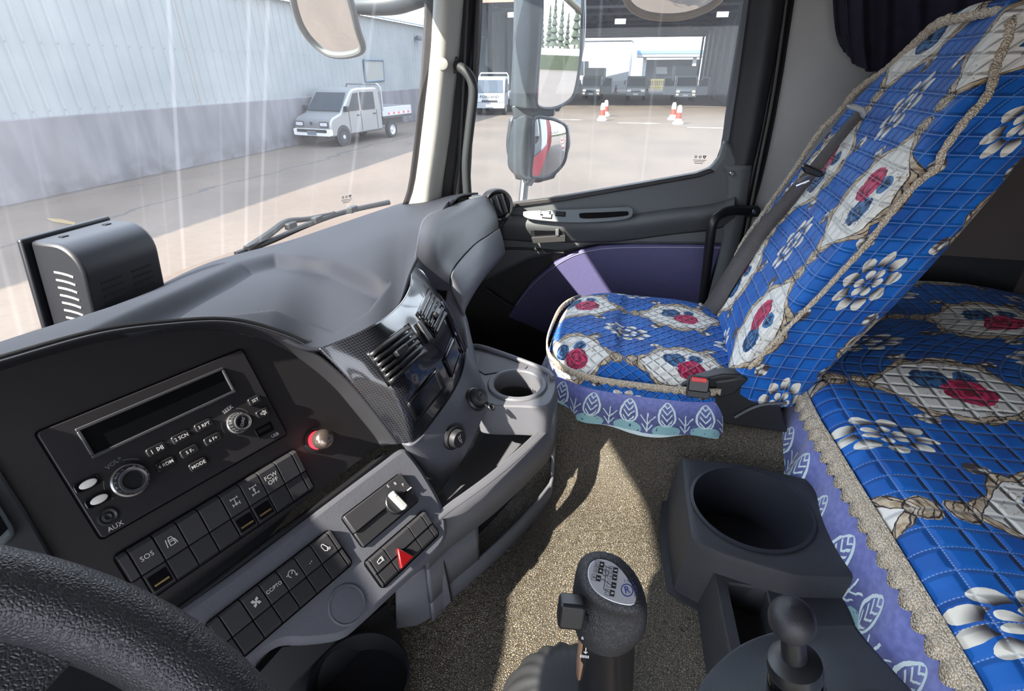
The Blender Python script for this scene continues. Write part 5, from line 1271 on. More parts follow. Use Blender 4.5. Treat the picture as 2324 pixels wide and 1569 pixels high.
def gate(u, v, a, b):
    x, y = pp_(u, v); f = Frame(PF.pt(x, y, 0), PF.pt(*pp_(u + 10, v + 2.4), 0) - PF.pt(x, y, 0), PF.y)
    f = Frame(f.o, -(PF.at(u, v - 10) - f.o) * -1, f.y) if 0 else f
    h = box('gate_box', f, 0.0, 0.0042, -0.0026, 0.0026, 0, 0.0002, BP, plt)
    strokes('gate_outline', f, [[(-0.0042, -0.0026), (0.0, -0.0026), (0.0, 0.0026), (-0.0042, 0.0026), (-0.0042, -0.0026)]], 0.0003, BP, h, 0.0002)
    text(a, f, 0.0038, BP, h, -0.0021, 0, 0.0003, rot=-1.57); text(b, f, 0.0038, INK, h, 0.0021, 0, 0.0004, rot=-1.57)
for u, v, a, b in ((1361, 1281, '12', '6'), (1358, 1295, '10', '4'), (1353, 1312, '8', '2'), (1392, 1294, '11', '5'), (1390, 1310, '9', '3'), (1388, 1328, '7', '1'), (1384, 1346, 'C', 'R')): gate(u, v, a, b)
def gl_(pts): return [pp_(u, v) for u, v in pts]
strokes('gate_lines', PF, [gl_([(1366, 1283), (1376, 1287), (1386, 1291)]), gl_([(1376, 1287), (1373, 1318), (1370, 1338), (1378, 1341)]), gl_([(1362, 1314), (1372, 1318), (1382, 1325)])], 0.0005, BP, plt, 0.0001)
x, y = pp_(1374, 1301); strokes('neutral_mark', PF, [arc(x, y, 0.0028, 0, 360, 16), [(x - 0.001, y - 0.001), (x + 0.001, y + 0.001)]], 0.0005, BP, plt, 0.0001)
x, y = pp_(1423, 1340); strokes('maker_ring', PF, [arc(x, y, 0.0052, 0, 360, 24)], 0.0008, NAVY, plt, 0.0001)
text('R', PF, 0.0085, NAVY, plt, x, y, 0.0002, rot=-1.0, bold=0.01)
for k, ch in enumerate('HORMENIA'[1:7]):
    a = radians(-95 + 26 * k); text('ORMENI'[k], PF, 0.0040, NAVY, plt, x + 0.0085 * cos(a), y + 0.0085 * sin(a), 0.0002, rot=a + pi / 2)
# side trigger
ftg = Frame(P(1296, 1388, t=.485), V((0.2, -1, -0.1)), V((0.3, 0.1, 1)))
plate('range_trigger', ftg, 0.024, 0.026, 0.004, -0.010, 0.010, BLK2, ge, bev=0.003)
tube('trigger_arm', [P(1300, 1392, t=.487), P(1335, 1405, t=.50)], 0.007, BLK2, ge, 10)
# worn strip and print on the sleeve
def on_shaft(u, v):
    d = ray(u, v).normalized(); o = kc; w_ = -o; a = d - ax * d.dot(ax); b = w_ - ax * w_.dot(ax); A = a.dot(a); B = 2 * a.dot(b); C_ = b.dot(b) - 0.0291 ** 2; D = max(0, B * B - 4 * A * C_); return d * ((-B - sqrt(D)) / (2 * A))
wl_ = [(1322, 1418), (1316, 1440), (1312, 1470), (1309, 1500), (1308, 1530), (1312, 1545)]; wr = [(1328, 1418), (1325, 1440), (1322, 1470), (1318, 1500), (1323, 1508), (1316, 1545)]
ribbon('worn_patch', [on_shaft(*q) for q in wl_], [on_shaft(*q) for q in wr], mat('worn_tan', (140, 110, 88), 0.6), ge, 0.0008)
fsx = Frame(on_shaft(1330, 1470) * 0.997, (0.1, -1, 0.0), ax)
strokes('sleeve_print', fsx, [[(0, -0.008), (0, 0.008)], [(-0.0015, 0.006), (0, 0.008), (0.0015, 0.006)], [(-0.0015, -0.006), (0, -0.008), (0.0015, -0.006)]] + [[(-0.0045 + 0.0015 * k, 0.011), (-0.0045 + 0.0015 * k, 0.014)] for k in range(7)] + [[(-0.0045 + 0.0015 * k, -0.014), (-0.0045 + 0.0015 * k, -0.011)] for k in range(7)], 0.0009, INK, ge, 0.0004)
# pleated boot
gbt = empty('gear_boot', P(1270, 1640, Z=FLZ + 0.02), 'black pleated rubber boot at the foot of the gear lever', 'gear boot')
def boot():
    c = P(1290, 1640, t=.60); n, m = 120, 14; vs = []; fs = []
    for j in range(m):
        f = j / (m - 1); a = f * pi / 2
        for i in range(n):
            th = 2 * pi * i / n; r = 0.082 * cos(a) ** 0.7 + 0.012; r *= 1 + 0.045 * cos(20 * th) * (1 - f) ** 0.3
            vs.append(V((c.x + r * cos(th), c.y + r * sin(th) * 1.0, FLZ - 0.01 + (c.z - FLZ + 0.085) * sin(a))))
    for j in range(m - 1):
        for i in range(n): fs.append((j * n + i, j * n + (i + 1) % n, (j + 1) * n + (i + 1) % n, (j + 1) * n + i))
    fs.append(tuple(range((m - 1) * n, m * n)))
    mk('bellows', vs, fs, mat('boot_rubber', (40, 41, 43), 0.6), gbt, True)
    lathe('boot_ring', Frame(V((c.x, c.y, FLZ)), (1, 0, 0), (0, 1, 0)), [(0.108, -0.02), (0.106, 0.012), (0.09, 0.016)], mat('boot_rubber', (40, 41, 43), 0.6), gbt, 60)
boot()
# ------------------------------------------------------------------ the yard outside
GZ = -2.6
def ground_mat():
    m, t, b = new_mat('yard_concrete'); b.inputs['Roughness'].default_value = 0.9
    c = coords(t)
    n = nd(t, 'ShaderNodeTexNoise', i_Scale=0.35, i_Detail=8.0); t.links.new(c, n.inputs['Vector'])
    n2 = nd(t, 'ShaderNodeTexNoise', i_Scale=9.0, i_Detail=6.0); t.links.new(c, n2.inputs['Vector'])
    col = mixc(t, E(t, n.outputs[0]).st(0.3, 0.7), lin3((76, 66, 57)), lin3((86, 75, 65)))
    col = mixc(t, E(t, n2.outputs[0]).st(0.35, 0.75) * 0.35, col, lin3((66, 60, 55)))
    # cracks and construction joints
    s = nd(t, 'ShaderNodeSeparateXYZ'); t.links.new(c, s.inputs[0]); X, Y = E(t, s.outputs[0]), E(t, s.outputs[1])
    nw = nd(t, 'ShaderNodeTexNoise', i_Scale=0.9, i_Detail=5.0); t.links.new(c, nw.inputs['Vector']); wv = (E(t, nw.outputs[0]) - 0.5)
    cr1 = (Y - 10.35 + wv * 1.2).ab().lt(0.05); cr2 = (Y - 13.22 + wv * 0.25).ab().lt(0.06); cr3 = (X * 0.35 + Y - 16.2 + wv * 2.0).ab().lt(0.018) * Y.gt(9.0)
    col = mixc(t, cr1.mx(cr2).mx(cr3) * 0.75, col, lin3((44, 44, 46)))
    t.links.new(col, b.inputs['Base Color']); bump(t, b, n2.outputs[0], 0.3, 0.01); return m
gd = setp(wbox('ground', -70, 190, -120, 60, GZ - 0.2, GZ, ground_mat()), 'pale concrete yard around the truck', 'ground', kind='structure')

# long metal-clad building in front
wf = empty('wall_yard', (10, 13.4, GZ), 'long white corrugated building with a concrete plinth', 'building wall', kind='structure')
WY = 13.4
def clad_mat():
    m, t, b = new_mat('white_cladding'); b.inputs['Roughness'].default_value = 0.6
    c = coords(t); s = nd(t, 'ShaderNodeSeparateXYZ'); t.links.new(c, s.inputs[0]); X, Z = E(t, s.outputs[0]), E(t, s.outputs[2])
    n = nd(t, 'ShaderNodeTexNoise', i_Scale=0.6, i_Detail=5.0); t.links.new(c, n.inputs['Vector'])
    col = mixc(t, E(t, n.outputs[0]).st(0.3, 0.7), lin3((112, 118, 120)), lin3((122, 127, 129)))
    x0 = P(425, 120, Y=WY).x; rust = (1.0 - (X - x0).ab().st(0.015, 0.09)) * 0.35; col = mixc(t, rust, col, lin3((100, 86, 68)))
    t.links.new(col, b.inputs['Base Color']); return m
CLAD = clad_mat()
def corrugated(name, x0, x1, z0, z1, y, m, parent, pitch=0.38):
    xs = []; n = int((x1 - x0) / pitch)
    for i in range(n):
        a = x0 + i * pitch; xs += [(a, 0), (a + pitch * 0.70, 0), (a + pitch * 0.78, -0.035), (a + pitch * 0.92, -0.035)]
    xs.append((x1, 0)); k = len(xs)
    vs = [V((x, y + d, z0)) for x, d in xs] + [V((x, y + d, z1)) for x, d in xs]
    return mk(name, vs, [(i, i + 1, k + i + 1, k + i) for i in range(k - 1)], m, parent, False, solid=0.02, off=0)
ZP = -0.955; ZE = 2.27
corrugated('corrugated_sheet', -22, 46, ZP, ZE, WY, CLAD, wf)
corrugated('corrugated_sheet', -22, 17, ZE, 4.30, WY - 0.02, CLAD, wf)  # taller stretch out of view, added to lengthen the building's shadow on the ground
def plinth_mat():
    m, t, b = new_mat('plinth_concrete'); b.inputs['Roughness'].default_value = 0.9; c = coords(t)
    mp = nd(t, 'ShaderNodeMapping'); mp.inputs['Scale'].default_value = (1.2, 1, 0.25); t.links.new(c, mp.inputs[0])
    n = nd(t, 'ShaderNodeTexNoise', i_Scale=1.6, i_Detail=8.0); t.links.new(mp.outputs[0], n.inputs['Vector']); n2 = nd(t, 'ShaderNodeTexNoise', i_Scale=2.5, i_Detail=6.0); t.links.new(c, n2.inputs['Vector'])
    s = nd(t, 'ShaderNodeSeparateXYZ'); t.links.new(c, s.inputs[0]); Z = E(t, s.outputs[2])
    col = mixc(t, E(t, n.outputs[0]).st(0.3, 0.7), lin3((82, 82, 87)), lin3((100, 99, 104)))
    dirt = (1.0 - (Z - GZ).st(0.0, 0.75)) * E(t, n2.outputs[0]).st(0.35, 0.65) * 0.7
    t.links.new(mixc(t, dirt, col, lin3((58, 58, 61))), b.inputs['Base Color']); bump(t, b, n.outputs[0], 0.3, 0.02); return m
wbox('plinth', -22, 46, WY - 0.10, WY + 0.3, GZ, ZP + 0.02, plinth_mat(), wf, 0.02)
wbox('wall_core', -22, 46, WY + 0.05, WY + 0.3, GZ, ZE, mat('core_grey', (120, 120, 120), 0.9), wf)
# roof sheet rising behind the eave, light blue
mk('roof_sheet', [V((17, WY - 0.25, ZE)), V((46, WY - 0.25, ZE)), V((46, WY + 12, ZE + 3.4)), V((17, WY + 12, ZE + 3.4))], [(0, 1, 2, 3)], mat('roof_blue', (128, 142, 154), 0.5), wf, False, solid=0.06)
for k in range(70):
    x = 17.2 + 0.41 * k
    tube('roof_rib', [V((x, WY - 0.28, ZE + 0.03)), V((x, WY + 4, ZE + 1.23))], 0.05, mat('roof_blue', (128, 142, 154), 0.5), wf, 6)
# rivets along the sheets
bmv = []; bmf = []
for zz in (P(200, 102, Y=WY).z, ZP + 0.14, 2.0):
    for k in range(178):
        x = -22 + 0.38 * k + 0.32; b_ = len(bmv)
        for dx, dz in ((-.02, -.02), (.02, -.02), (.02, .02), (-.02, .02)): bmv.append(V((x + dx, WY - 0.05, zz + dz)))
        bmf.append((b_, b_ + 1, b_ + 2, b_ + 3))
rv = mk('rivets', bmv, bmf, mat('rivet_grey', (105, 108, 112), 0.6), wf, False); rv['kind'] = 'stuff'
wn_ = empty('window_3', P(848, 180, Y=WY - .06), 'small boarded window with blue frame in the white building', 'window', kind='structure')
wq = [P(u, v, Y=WY - 0.08) for u, v in ((826, 136), (869, 137), (872, 182), (831, 186))]
prism('board', wq, (0, 0.03, 0), mat('board_grey', (118, 120, 116), 0.8), wn_)
for a, b in zip(wq, wq[1:] + wq[:1]): tube('frame_bar', [a, b], 0.05, mat('frame_blue', (76, 94, 108), 0.6), wn_, 6)
lm = empty('wall_lamp', P(950, 86, Y=WY - .1), 'small dark lamp on the white building wall', 'lamp')
pl_ = P(951, 86, Y=WY - 0.25); wbox('lamp_head', pl_.x - 0.2, pl_.x + 0.2, pl_.y - 0.1, pl_.y + 0.1, pl_.z - 0.12, pl_.z + 0.12, mat('lamp_dark', (84, 88, 92), 0.5), lm, 0.04)
wbox('lamp_bracket', pl_.x - 0.05, pl_.x + 0.05, pl_.y + 0.05, WY, pl_.z - 0.05, pl_.z + 0.05, mat('lamp_dark', (84, 88, 92), 0.5), lm)
# faded yellow paint mark on the ground
ym_ = [P(u, v, Z=GZ + 0.004) for u, v in ((104, 496), (140, 498), (172, 506), (168, 511), (120, 504))]
setp(prism('paint_mark', ym_, (0, 0, 0.006), mat('paint_yellow', (120, 102, 66), 0.8)), 'faded yellow paint stroke on the shaded concrete', 'paint mark')

# ------------------------------------------------------------------ vehicles
GLV = mat('vehicle_glass', (46, 54, 62), 0.06, spec=0.8); TYRE = mat('tyre', (34, 34, 36), 0.8); RIMM = mat('rim_silver', (168, 170, 172), 0.4, metal=0.4)
LAMP = mat('headlamp', (214, 216, 220), 0.12, metal=0.3); DKT = mat('dark_trim', (40, 41, 44), 0.5)
def side(fr, pts, y): return [fr.pt(x, y, z) for x, z in pts]
def wheel(fr, x, y, r, wd, parent, out):
    f = Frame(fr.pt(x, y, r), fr.x, fr.n); s_ = 1 if f.n.dot(fr.y) * out > 0 else -1
    f = f if s_ > 0 else Frame(fr.pt(x, y, r), -fr.x, fr.n)
    t_ = lathe('tyre', f, [(r * 0.55, -wd / 2), (r * 0.95, -wd / 2), (r, -wd * 0.3), (r, wd * 0.3), (r * 0.95, wd / 2), (r * 0.62, wd / 2)], TYRE, parent, 28, capt=False)
    lathe('wheel_rim', f, [(r * 0.62, wd * 0.45), (r * 0.55, wd * 0.40), (r * 0.30, wd * 0.30), (r * 0.2, wd * 0.5), (0, wd * 0.5)], RIMM, t_, 24, capt=False)
def glow(name, col, e):
    m, t, b = new_mat(name); b.inputs['Base Color'].default_value = lin3(col); b.inputs['Emission Color'].default_value = lin3(col); b.inputs['Emission Strength'].default_value = e; return m
def pickup(o, fr, k, col):
    B = mat('pickup_silver', col, 0.32, metal=0.35, coat=0.4)
    def S_(pts): return [(x * k, z * k) for x, z in pts]
    w_ = 0.80 * k
    body = [(0.04, .34), (0.0, .50), (0.0, .74), (0.06, .86), (0.18, .94), (0.62, 1.06), (1.22, 1.70), (1.40, 1.79), (1.7, 1.82), (2.7, 1.82), (2.86, 1.76), (2.95, 1.05), (2.95, .36)]
    prism('body', side(fr, S_(body), -w_), fr.y * (2 * w_), B, o, 0.05 * k)
    # windshield laid on the slope, side windows, doors
    def slope(f_, y): return fr.pt((0.66 + 0.54 * f_) * k - 0.02, y, (1.10 + 0.575 * f_) * k + 0.015)
    prism('windshield', [slope(0.02, -w_ * .90), slope(0.02, w_ * .90), slope(.98, w_ * .80), slope(.98, -w_ * .80)], V((0, 0, 0.012)), GLV, o)
    for y in (-1, 1):
        f_ = [(0.98, 1.12), (1.36, 1.12), (1.48, 1.12), (1.48, 1.70), (1.32, 1.66)]; r_ = [(1.56, 1.12), (2.10, 1.12), (2.10, 1.72), (1.56, 1.70)]
        for nm, q in (('front_window', [(0.98, 1.10), (1.62, 1.10), (1.62, 1.68), (1.36, 1.66)]), ('rear_window', [(1.74, 1.10), (2.55, 1.10), (2.52, 1.68), (1.74, 1.69)])):
            prism(nm, side(fr, S_(q), y * (w_ + 0.004)), fr.y * (y * 0.012), GLV, o, 0.0)
        for x0_ in (1.02, 1.68, 2.62): prism('door_seam', side(fr, S_([(x0_, .42), (x0_ + 0.02, .42), (x0_ + 0.02, 1.08), (x0_, 1.08)]), y * (w_ + 0.002)), fr.y * (y * 0.006), DKT, o)
        for x0_ in (1.48, 2.42): prism('door_handle', side(fr, S_([(x0_, .93), (x0_ + 0.14, .93), (x0_ + 0.14, .97), (x0_, .97)]), y * (w_ + 0.004)), fr.y * (y * 0.03), DKT, o)
        prism('mirror', side(fr, S_([(0.74, 1.10), (0.86, 1.10), (0.86, 1.28), (0.74, 1.28)]), y * (w_ + 0.02)), fr.y * (y * 0.18), DKT, o, 0.02)
        lathe('wheel_arch', Frame(fr.pt(0.62 * k, y * (w_ - 0.01), 0.33 * k), fr.x * (1 if y < 0 else -1), fr.n), [(0.36 * k, 0.0), (0.36 * k, 0.02)], DKT, o, 28)
        for xw in (0.62, 3.55): wheel(fr, xw * k, y * (w_ - 0.08), 0.30 * k, 0.18 * k, o, y)
        yl = y * w_ * 0.66
        fx = Frame(fr.pt(-0.01, yl, 0.74 * k), fr.y * -1, fr.n)
        h_ = plate('headlight', fx, 0.36 * k, 0.17 * k, 0.04, -0.02, 0.02, DKT, o); plate('lamp_lens', fx, 0.30 * k, 0.11 * k, 0.03, 0.02, 0.03, LAMP, h_)
    fx = Frame(fr.pt(0.0, 0, 0.5 * k), fr.y * -1, fr.n)
    plate('bumper', fx, 1.62 * k, 0.22 * k, 0.06, -0.05, 0.07, mat('bumper_white', (212, 214, 216), 0.4), o, 0, -0.02); plate('grille', fx, 1.3 * k, 0.10 * k, 0.03, 0.07, 0.08, DKT, o, 0, 0.03); plate('number_plate', fx, 0.40 * k, 0.13 * k, 0.01, 0.081, 0.09, mat('plate_blue_grey', (96, 104, 116), 0.5), o, 0, -0.04)
    strokes('badge', Frame(fr.pt(-0.015, 0, 0.76 * k), fr.y * -1, fr.n), [[(-.05 * k, .04 * k), (0, -.05 * k), (.05 * k, .04 * k), (-.05 * k, .04 * k)], [(0, -.05 * k), (0, .03 * k)]], 0.02, DKT, o, 0.03)
    # hoop and cargo bed
    tube('rack_hoop', [fr.pt(3.02 * k, -w_, 1.0 * k), fr.pt(3.02 * k, -w_, 1.80 * k), fr.pt(2.98 * k, -w_ * .9, 1.92 * k), fr.pt(2.98 * k, w_ * .9, 1.92 * k), fr.pt(3.02 * k, w_, 1.80 * k), fr.pt(3.02 * k, w_, 1.0 * k)], 0.035, B, o, 8)
    BG = mat('bed_grey', (150, 152, 158), 0.5)
    prism('bed_floor', side(fr, S_([(3.0, .72), (5.0, .72), (5.0, .80), (3.0, .80)]), -w_), fr.y * (2 * w_), DKT, o)
    for y in (-1, 1):
        prism('bed_side', side(fr, S_([(3.0, .80), (5.0, .80), (5.0, 1.12), (3.0, 1.12)]), y * w_), fr.y * (-y * 0.04), BG, o, 0.01)
        for j in range(9): prism('reflector', side(fr, S_([(3.35 + 0.17 * j, .85), (3.45 + 0.17 * j, .85), (3.45 + 0.17 * j, .92), (3.35 + 0.17 * j, .92)]), y * (w_ + 0.003)), fr.y * (y * 0.004), mat('reflector_red', (184, 60, 66), 0.5) if j % 2 == 0 else mat('reflector_white', (212, 212, 212), 0.5), o)
    prism('tailgate', side(fr, S_([(4.97, .80), (5.0, .80), (5.0, 1.12), (4.97, 1.12)]), -w_), fr.y * (2 * w_), BG, o)
    prism('chassis_rail', side(fr, S_([(2.8, .45), (4.9, .45), (4.9, .70), (2.8, .70)]), -w_ * .5), fr.y * w_, DKT, o)
pa = P(812, 320, Z=GZ); pb_ = P(908, 306, Z=GZ)
pf = Frame(V((18.95, 12.30, GZ)), (pb_ - pa) * V((1, 1, 0)) if 0 else V((0.985, -0.17, 0)), V((0.17, 0.985, 0)))
pk_ = empty('pickup_truck', pf.pt(2, 0), 'silver crew-cab pickup parked along the white building', 'pickup truck'); pickup(pk_, pf, 1.10, (124, 126, 127))

def cabtruck(label, o_, yaw, k, col, box=None, lamps=False, opend=0, letters=None, plate_c=(230, 230, 232), rack=False, group=None):
    c_, s_ = cos(yaw), sin(yaw); fr = Frame(o_, (c_, s_, 0), (-s_, c_, 0)); o = empty('light_truck', o_, label, 'truck', group)
    B = mat('truck_paint_%d_%d_%d' % col, col, 0.35, coat=0.4); w_ = 0.92 * k
    def S_(pts): return [(x * k, z * k) for x, z in pts]
    prism('cab_shell', side(fr, S_([(0.05, .48), (0.0, .62), (-.02, 1.10), (.05, 1.22), (.34, 2.02), (.48, 2.12), (1.5, 2.14), (1.62, 2.05), (1.62, .50)]), -w_), fr.y * (2 * w_), B, o, 0.06 * k)
    def sl_(f_, y): return fr.pt((0.055 + 0.27 * f_) * k - 0.02, y, (1.26 + 0.72 * f_) * k)
    prism('windshield', [sl_(0.02, -w_ * .90), sl_(0.02, w_ * .90), sl_(.97, w_ * .84), sl_(.97, -w_ * .84)], fr.x * -0.012, GLV, o)
    for y in (-1, 1):
        prism('side_window', side(fr, S_([(0.20, 1.26), (1.25, 1.26), (1.25, 1.98), (0.44, 1.98)]), y * (w_ + 0.004)), fr.y * (y * 0.012), GLV, o)
        tube('mirror_arm', [fr.pt(0.2 * k, y * w_, 1.75 * k), fr.pt(0.05 * k, y * (w_ + 0.22 * k), 1.75 * k)], 0.02, DKT, o, 6)
        f3 = Frame(fr.pt(0.03 * k, y * (w_ + 0.22 * k), 1.55 * k), fr.y * -1, fr.n); plate('mirror', f3, 0.16 * k, 0.38 * k, 0.04, -0.04, 0.04, DKT, o)
        f4 = Frame(fr.pt(-0.02 * k, y * w_ * 0.72, 0.86 * k), fr.y * -1, fr.n)
        h_ = plate('headlight', f4, 0.40 * k, 0.20 * k, 0.05, -0.02, 0.02, LAMP, o)
        if lamps: plate('lit_lamp', f4, 0.20 * k, 0.14 * k, 0.04, 0.021, 0.03, glow('headlamp_warm', (255, 226, 150), 2.2), h_)
        f5 = Frame(fr.pt(-0.02 * k, y * w_ * 0.76, 0.60 * k), fr.y * -1, fr.n)
        if lamps: plate('lit_fog_lamp', f5, 0.20 * k, 0.10 * k, 0.04, 0.06, 0.08, glow('headlamp_warm', (255, 226, 150), 2.2), o)
        for xw in (0.78, 3.6): wheel(fr, xw * k, y * (w_ - 0.13), 0.38 * k, 0.22 * k, o, y)
        if opend:
            d0 = fr.pt(0.15 * k, y * w_, 0); a_ = radians(62) * opend; dx = fr.x * (-cos(a_) * -1) if 0 else (fr.x * cos(a_) + fr.y * (y * sin(a_)))
            def dp(x, z): return d0 + dx * (x * k) + V((0, 0, z * k))
            if y < 0 or opend > 1 or True:
                D_ = prism('open_door', [dp(0, .55), dp(1.15, .55), dp(1.15, 1.95), dp(.45, 2.02), dp(0, 1.25)], dx.cross(V((0, 0, 1))) * 0.06, B, o); prism('door_window', [dp(.15, 1.25), dp(1.05, 1.25), dp(1.05, 1.88), dp(.48, 1.92)], dx.cross(V((0, 0, 1))) * 0.08 - V((0, 0, 0)), GLV, D_)
    f6 = Frame(fr.pt(-0.02 * k, 0, 0.55 * k), fr.y * -1, fr.n)
    plate('bumper', f6, 1.84 * k, 0.28 * k, 0.06, -0.06, 0.06, B, o); plate('number_plate', f6, 0.46 * k, 0.13 * k, 0.01, 0.061, 0.07, mat('plate_%d' % plate_c[0], plate_c, 0.5), o, 0, 0)
    plate('grille', Frame(fr.pt(-0.02 * k, 0, 0.80 * k), fr.y * -1, fr.n), 1.0 * k, 0.10 * k, 0.03, -0.01, 0.025, DKT, o)
    if letters: text(letters, Frame(fr.pt(-0.03 * k, 0, 1.04 * k), fr.y * -1, fr.n), 0.20 * k, DKT, o, z=0.03, bold=0.01, sx=1.3, name='lettering')
    prism('chassis_rail', side(fr, S_([(1.5, .55), (5.0, .55), (5.0, .75), (1.5, .75)]), -w_ * .45), fr.y * (w_ * .9), DKT, o)
    if box:
        BX_ = mat('cargo_%d' % box[0], box, 0.5)
        prism('cargo_box', side(fr, S_([(1.75, .85), (5.3, .85), (5.3, 2.85), (1.75, 2.85)]), -w_ * 1.04), fr.y * (2.08 * w_), BX_, o, 0.03)
        f7 = Frame(fr.pt(1.73 * k, 0, 2.55 * k), fr.y * -1, fr.n); strokes('cargo_lettering', f7, [[(-.45 + .2 * q, -.06), (-.45 + .2 * q, .06), (-.33 + .2 * q, .06), (-.33 + .2 * q, -.06)] for q in range(5)], 0.025, mat('print_grey', (112, 118, 122), 0.6), o, 0.02)
    else:
        prism('flat_bed', side(fr, S_([(1.75, .85), (5.3, .85), (5.3, 1.25), (1.75, 1.25)]), -w_), fr.y * (2 * w_), B, o, 0.02)
    if rack: tube('rack_hoop', [fr.pt(1.72 * k, -w_, 1.0 * k), fr.pt(1.72 * k, -w_, 2.15 * k), fr.pt(1.70 * k, -w_ * .9, 2.32 * k), fr.pt(1.70 * k, w_ * .9, 2.32 * k), fr.pt(1.72 * k, w_, 2.15 * k), fr.pt(1.72 * k, w_, 1.0 * k)], 0.04, mat('rack_white', (214, 218, 222), 0.5), o, 8)
    return o
def gp_(u, v): q = P(u, v, Z=GZ); return V((q.x, q.y, GZ))
cabtruck('white flatbed truck parked at the left of the shed mouth', gp_(1112, 262), 0.10, 1.06, (150, 153, 156), None, letters='FORLAND', rack=True)
cabtruck('grey box truck with lit headlamps, left of three in the shed', gp_(1340, 227), 0.0, 1.0, (96, 104, 106), (104, 112, 112), True, 1)
cabtruck('grey flatbed truck in the middle of three in the shed', gp_(1441, 228), 0.0, 1.0, (92, 102, 106), None, False)
cabtruck('pale grey box truck with open door, right of three in the shed', gp_(1553, 232), 0.05, 1.05, (150, 156, 160), (96, 106, 108), True, 1)

# ------------------------------------------------------------------ open shed
sh = empty('open_shed', (44, 3, GZ), 'long open-ended shed with dark trussed roof over three trucks', 'shed')
SX0, SX1, SY0, SY1, SZ = 41.0, 86.0, -6.6, 13.2, 4.2
DKR = mat('shed_dark', (52, 56, 60), 0.8); SHW = mat('shed_wall', (112, 118, 122), 0.8, vary=0.12, vs=0.8)
ym2 = (SY0 + SY1) / 2
for a, b in ((SY0, ym2), (SY1, ym2)):
    prism('roof_slope', [V((SX0, a, SZ + 0.5)), V((SX1, a, SZ + 0.5)), V((SX1, b, SZ + 2.6)), V((SX0, b, SZ + 2.6))], (0, 0, 0.12), DKR, sh)
wbox('side_wall', SX0, SX1, SY0 - 0.15, SY0, GZ, SZ + 0.5, SHW, sh); wbox('side_wall', SX0, SX1, SY1, SY1 + 0.15, GZ, SZ + 0.5, SHW, sh)
for k in range(9):
    x = SX0 + 0.2 + 5.6 * k
    for y in (SY0 + 0.25, SY1 - 0.25): wbox('column', x - 0.14, x + 0.14, y - 0.14, y + 0.14, GZ, SZ + 0.4, DKT, sh)
    wbox('tie_beam', x - 0.08, x + 0.08, SY0, SY1, SZ - 0.05, SZ + 0.13, mat('beam_rust', (150, 96, 80), 0.7) if k == 0 else DKT, sh)
    for j in range(8):
        y = SY0 + (SY1 - SY0) * j / 8; y2 = SY0 + (SY1 - SY0) * (j + 1) / 8; zt = lambda q: SZ + 0.5 + 2.1 * (1 - abs(q - ym2) / (SY1 - ym2)); za, zb = (SZ, zt(y2)) if j % 2 == 0 else (zt(y), SZ)
        tube('truss_web', [V((x, y, za)), V((x, y2, zb))], 0.05, DKT, sh, 5)
prism('rear_gable', [V((SX1, SY0, SZ - 0.1)), V((SX1, SY1, SZ - 0.1)), V((SX1, SY1, SZ + 0.5)), V((SX1, ym2, SZ + 2.6)), V((SX1, SY0, SZ + 0.5))], (0.1, 0, 0), DKR, sh)
prism('front_fascia', [V((SX0 - 0.1, SY0 - .3, SZ + 0.42)), V((SX0 - 0.1, ym2, SZ + 2.55)), V((SX0 - 0.1, SY1 + .3, SZ + 0.42)), V((SX0 - 0.1, SY1 + .3, SZ + 0.75)), V((SX0 - 0.1, ym2, SZ + 2.9)), V((SX0 - 0.1, SY0 - .3, SZ + 0.75))], (0.1, 0, 0), mat('fascia_blue', (116, 168, 196), 0.5), sh)
for y in (SY0, SY1 - 0.1): wbox('corner_post', SX0 - 0.15, SX0 + 0.1, y - 0.15, y + 0.25, GZ, SZ + 0.5, mat('post_blue', (150, 186, 204), 0.5), sh)
for u, v in ((1164, 34), (1408, 49), (1640, 33)):
    q = P(u, v, X=SX0 - 0.3); wbox('floodlight', q.x - 0.1, q.x + 0.1, q.y - 0.35, q.y + 0.35, q.z - 0.15, q.z + 0.15, mat('flood_white', (206, 208, 208), 0.5), sh, 0.03)
# white office and gate canopy beyond the shed
ofc = empty('white_office', (96, 12, GZ), 'white office building seen through the shed', 'building')
OX = 92.0
yl, yr = P(1300, 120, X=OX).y + 6, P(1431, 120, X=OX).y; zt = P(1400, 92, X=OX).z
wbox('office_wall', OX, OX + 10, yr, yl, GZ + 1.2, zt, mat('office_white', (150, 153, 156), 0.7), ofc); wbox('office_base', OX - 0.05, OX + 10, yr, yl, GZ, GZ + 1.2, mat('office_grey', (128, 132, 138), 0.8), ofc)
wbox('parapet', OX - 0.2, OX + 10.2, yr - 0.1, yl, zt, zt + 0.35, mat('office_white', (150, 153, 156), 0.7), ofc)
for (a, b, c_, d_) in ((1316, 139, 1335, 170), (1310, 88, 1330, 94)):
    q = [P(u, v, X=OX - 0.1) for u, v in ((a, b), (c_, b), (c_, d_), (a, d_))]; wq_ = prism('window', q, (0.1, 0, 0), GLV, ofc)
    for f_ in (0.5,): prism('mullion', [q[0].lerp(q[1], .47), q[0].lerp(q[1], .53), q[3].lerp(q[2], .53), q[3].lerp(q[2], .47)], (-0.06, 0, 0), mat('office_white', (150, 153, 156), 0.7), wq_)
cn = empty('gate_canopy', (100, -3, GZ), 'blue and white gate canopy behind the shed', 'canopy')
GXc = 99.0
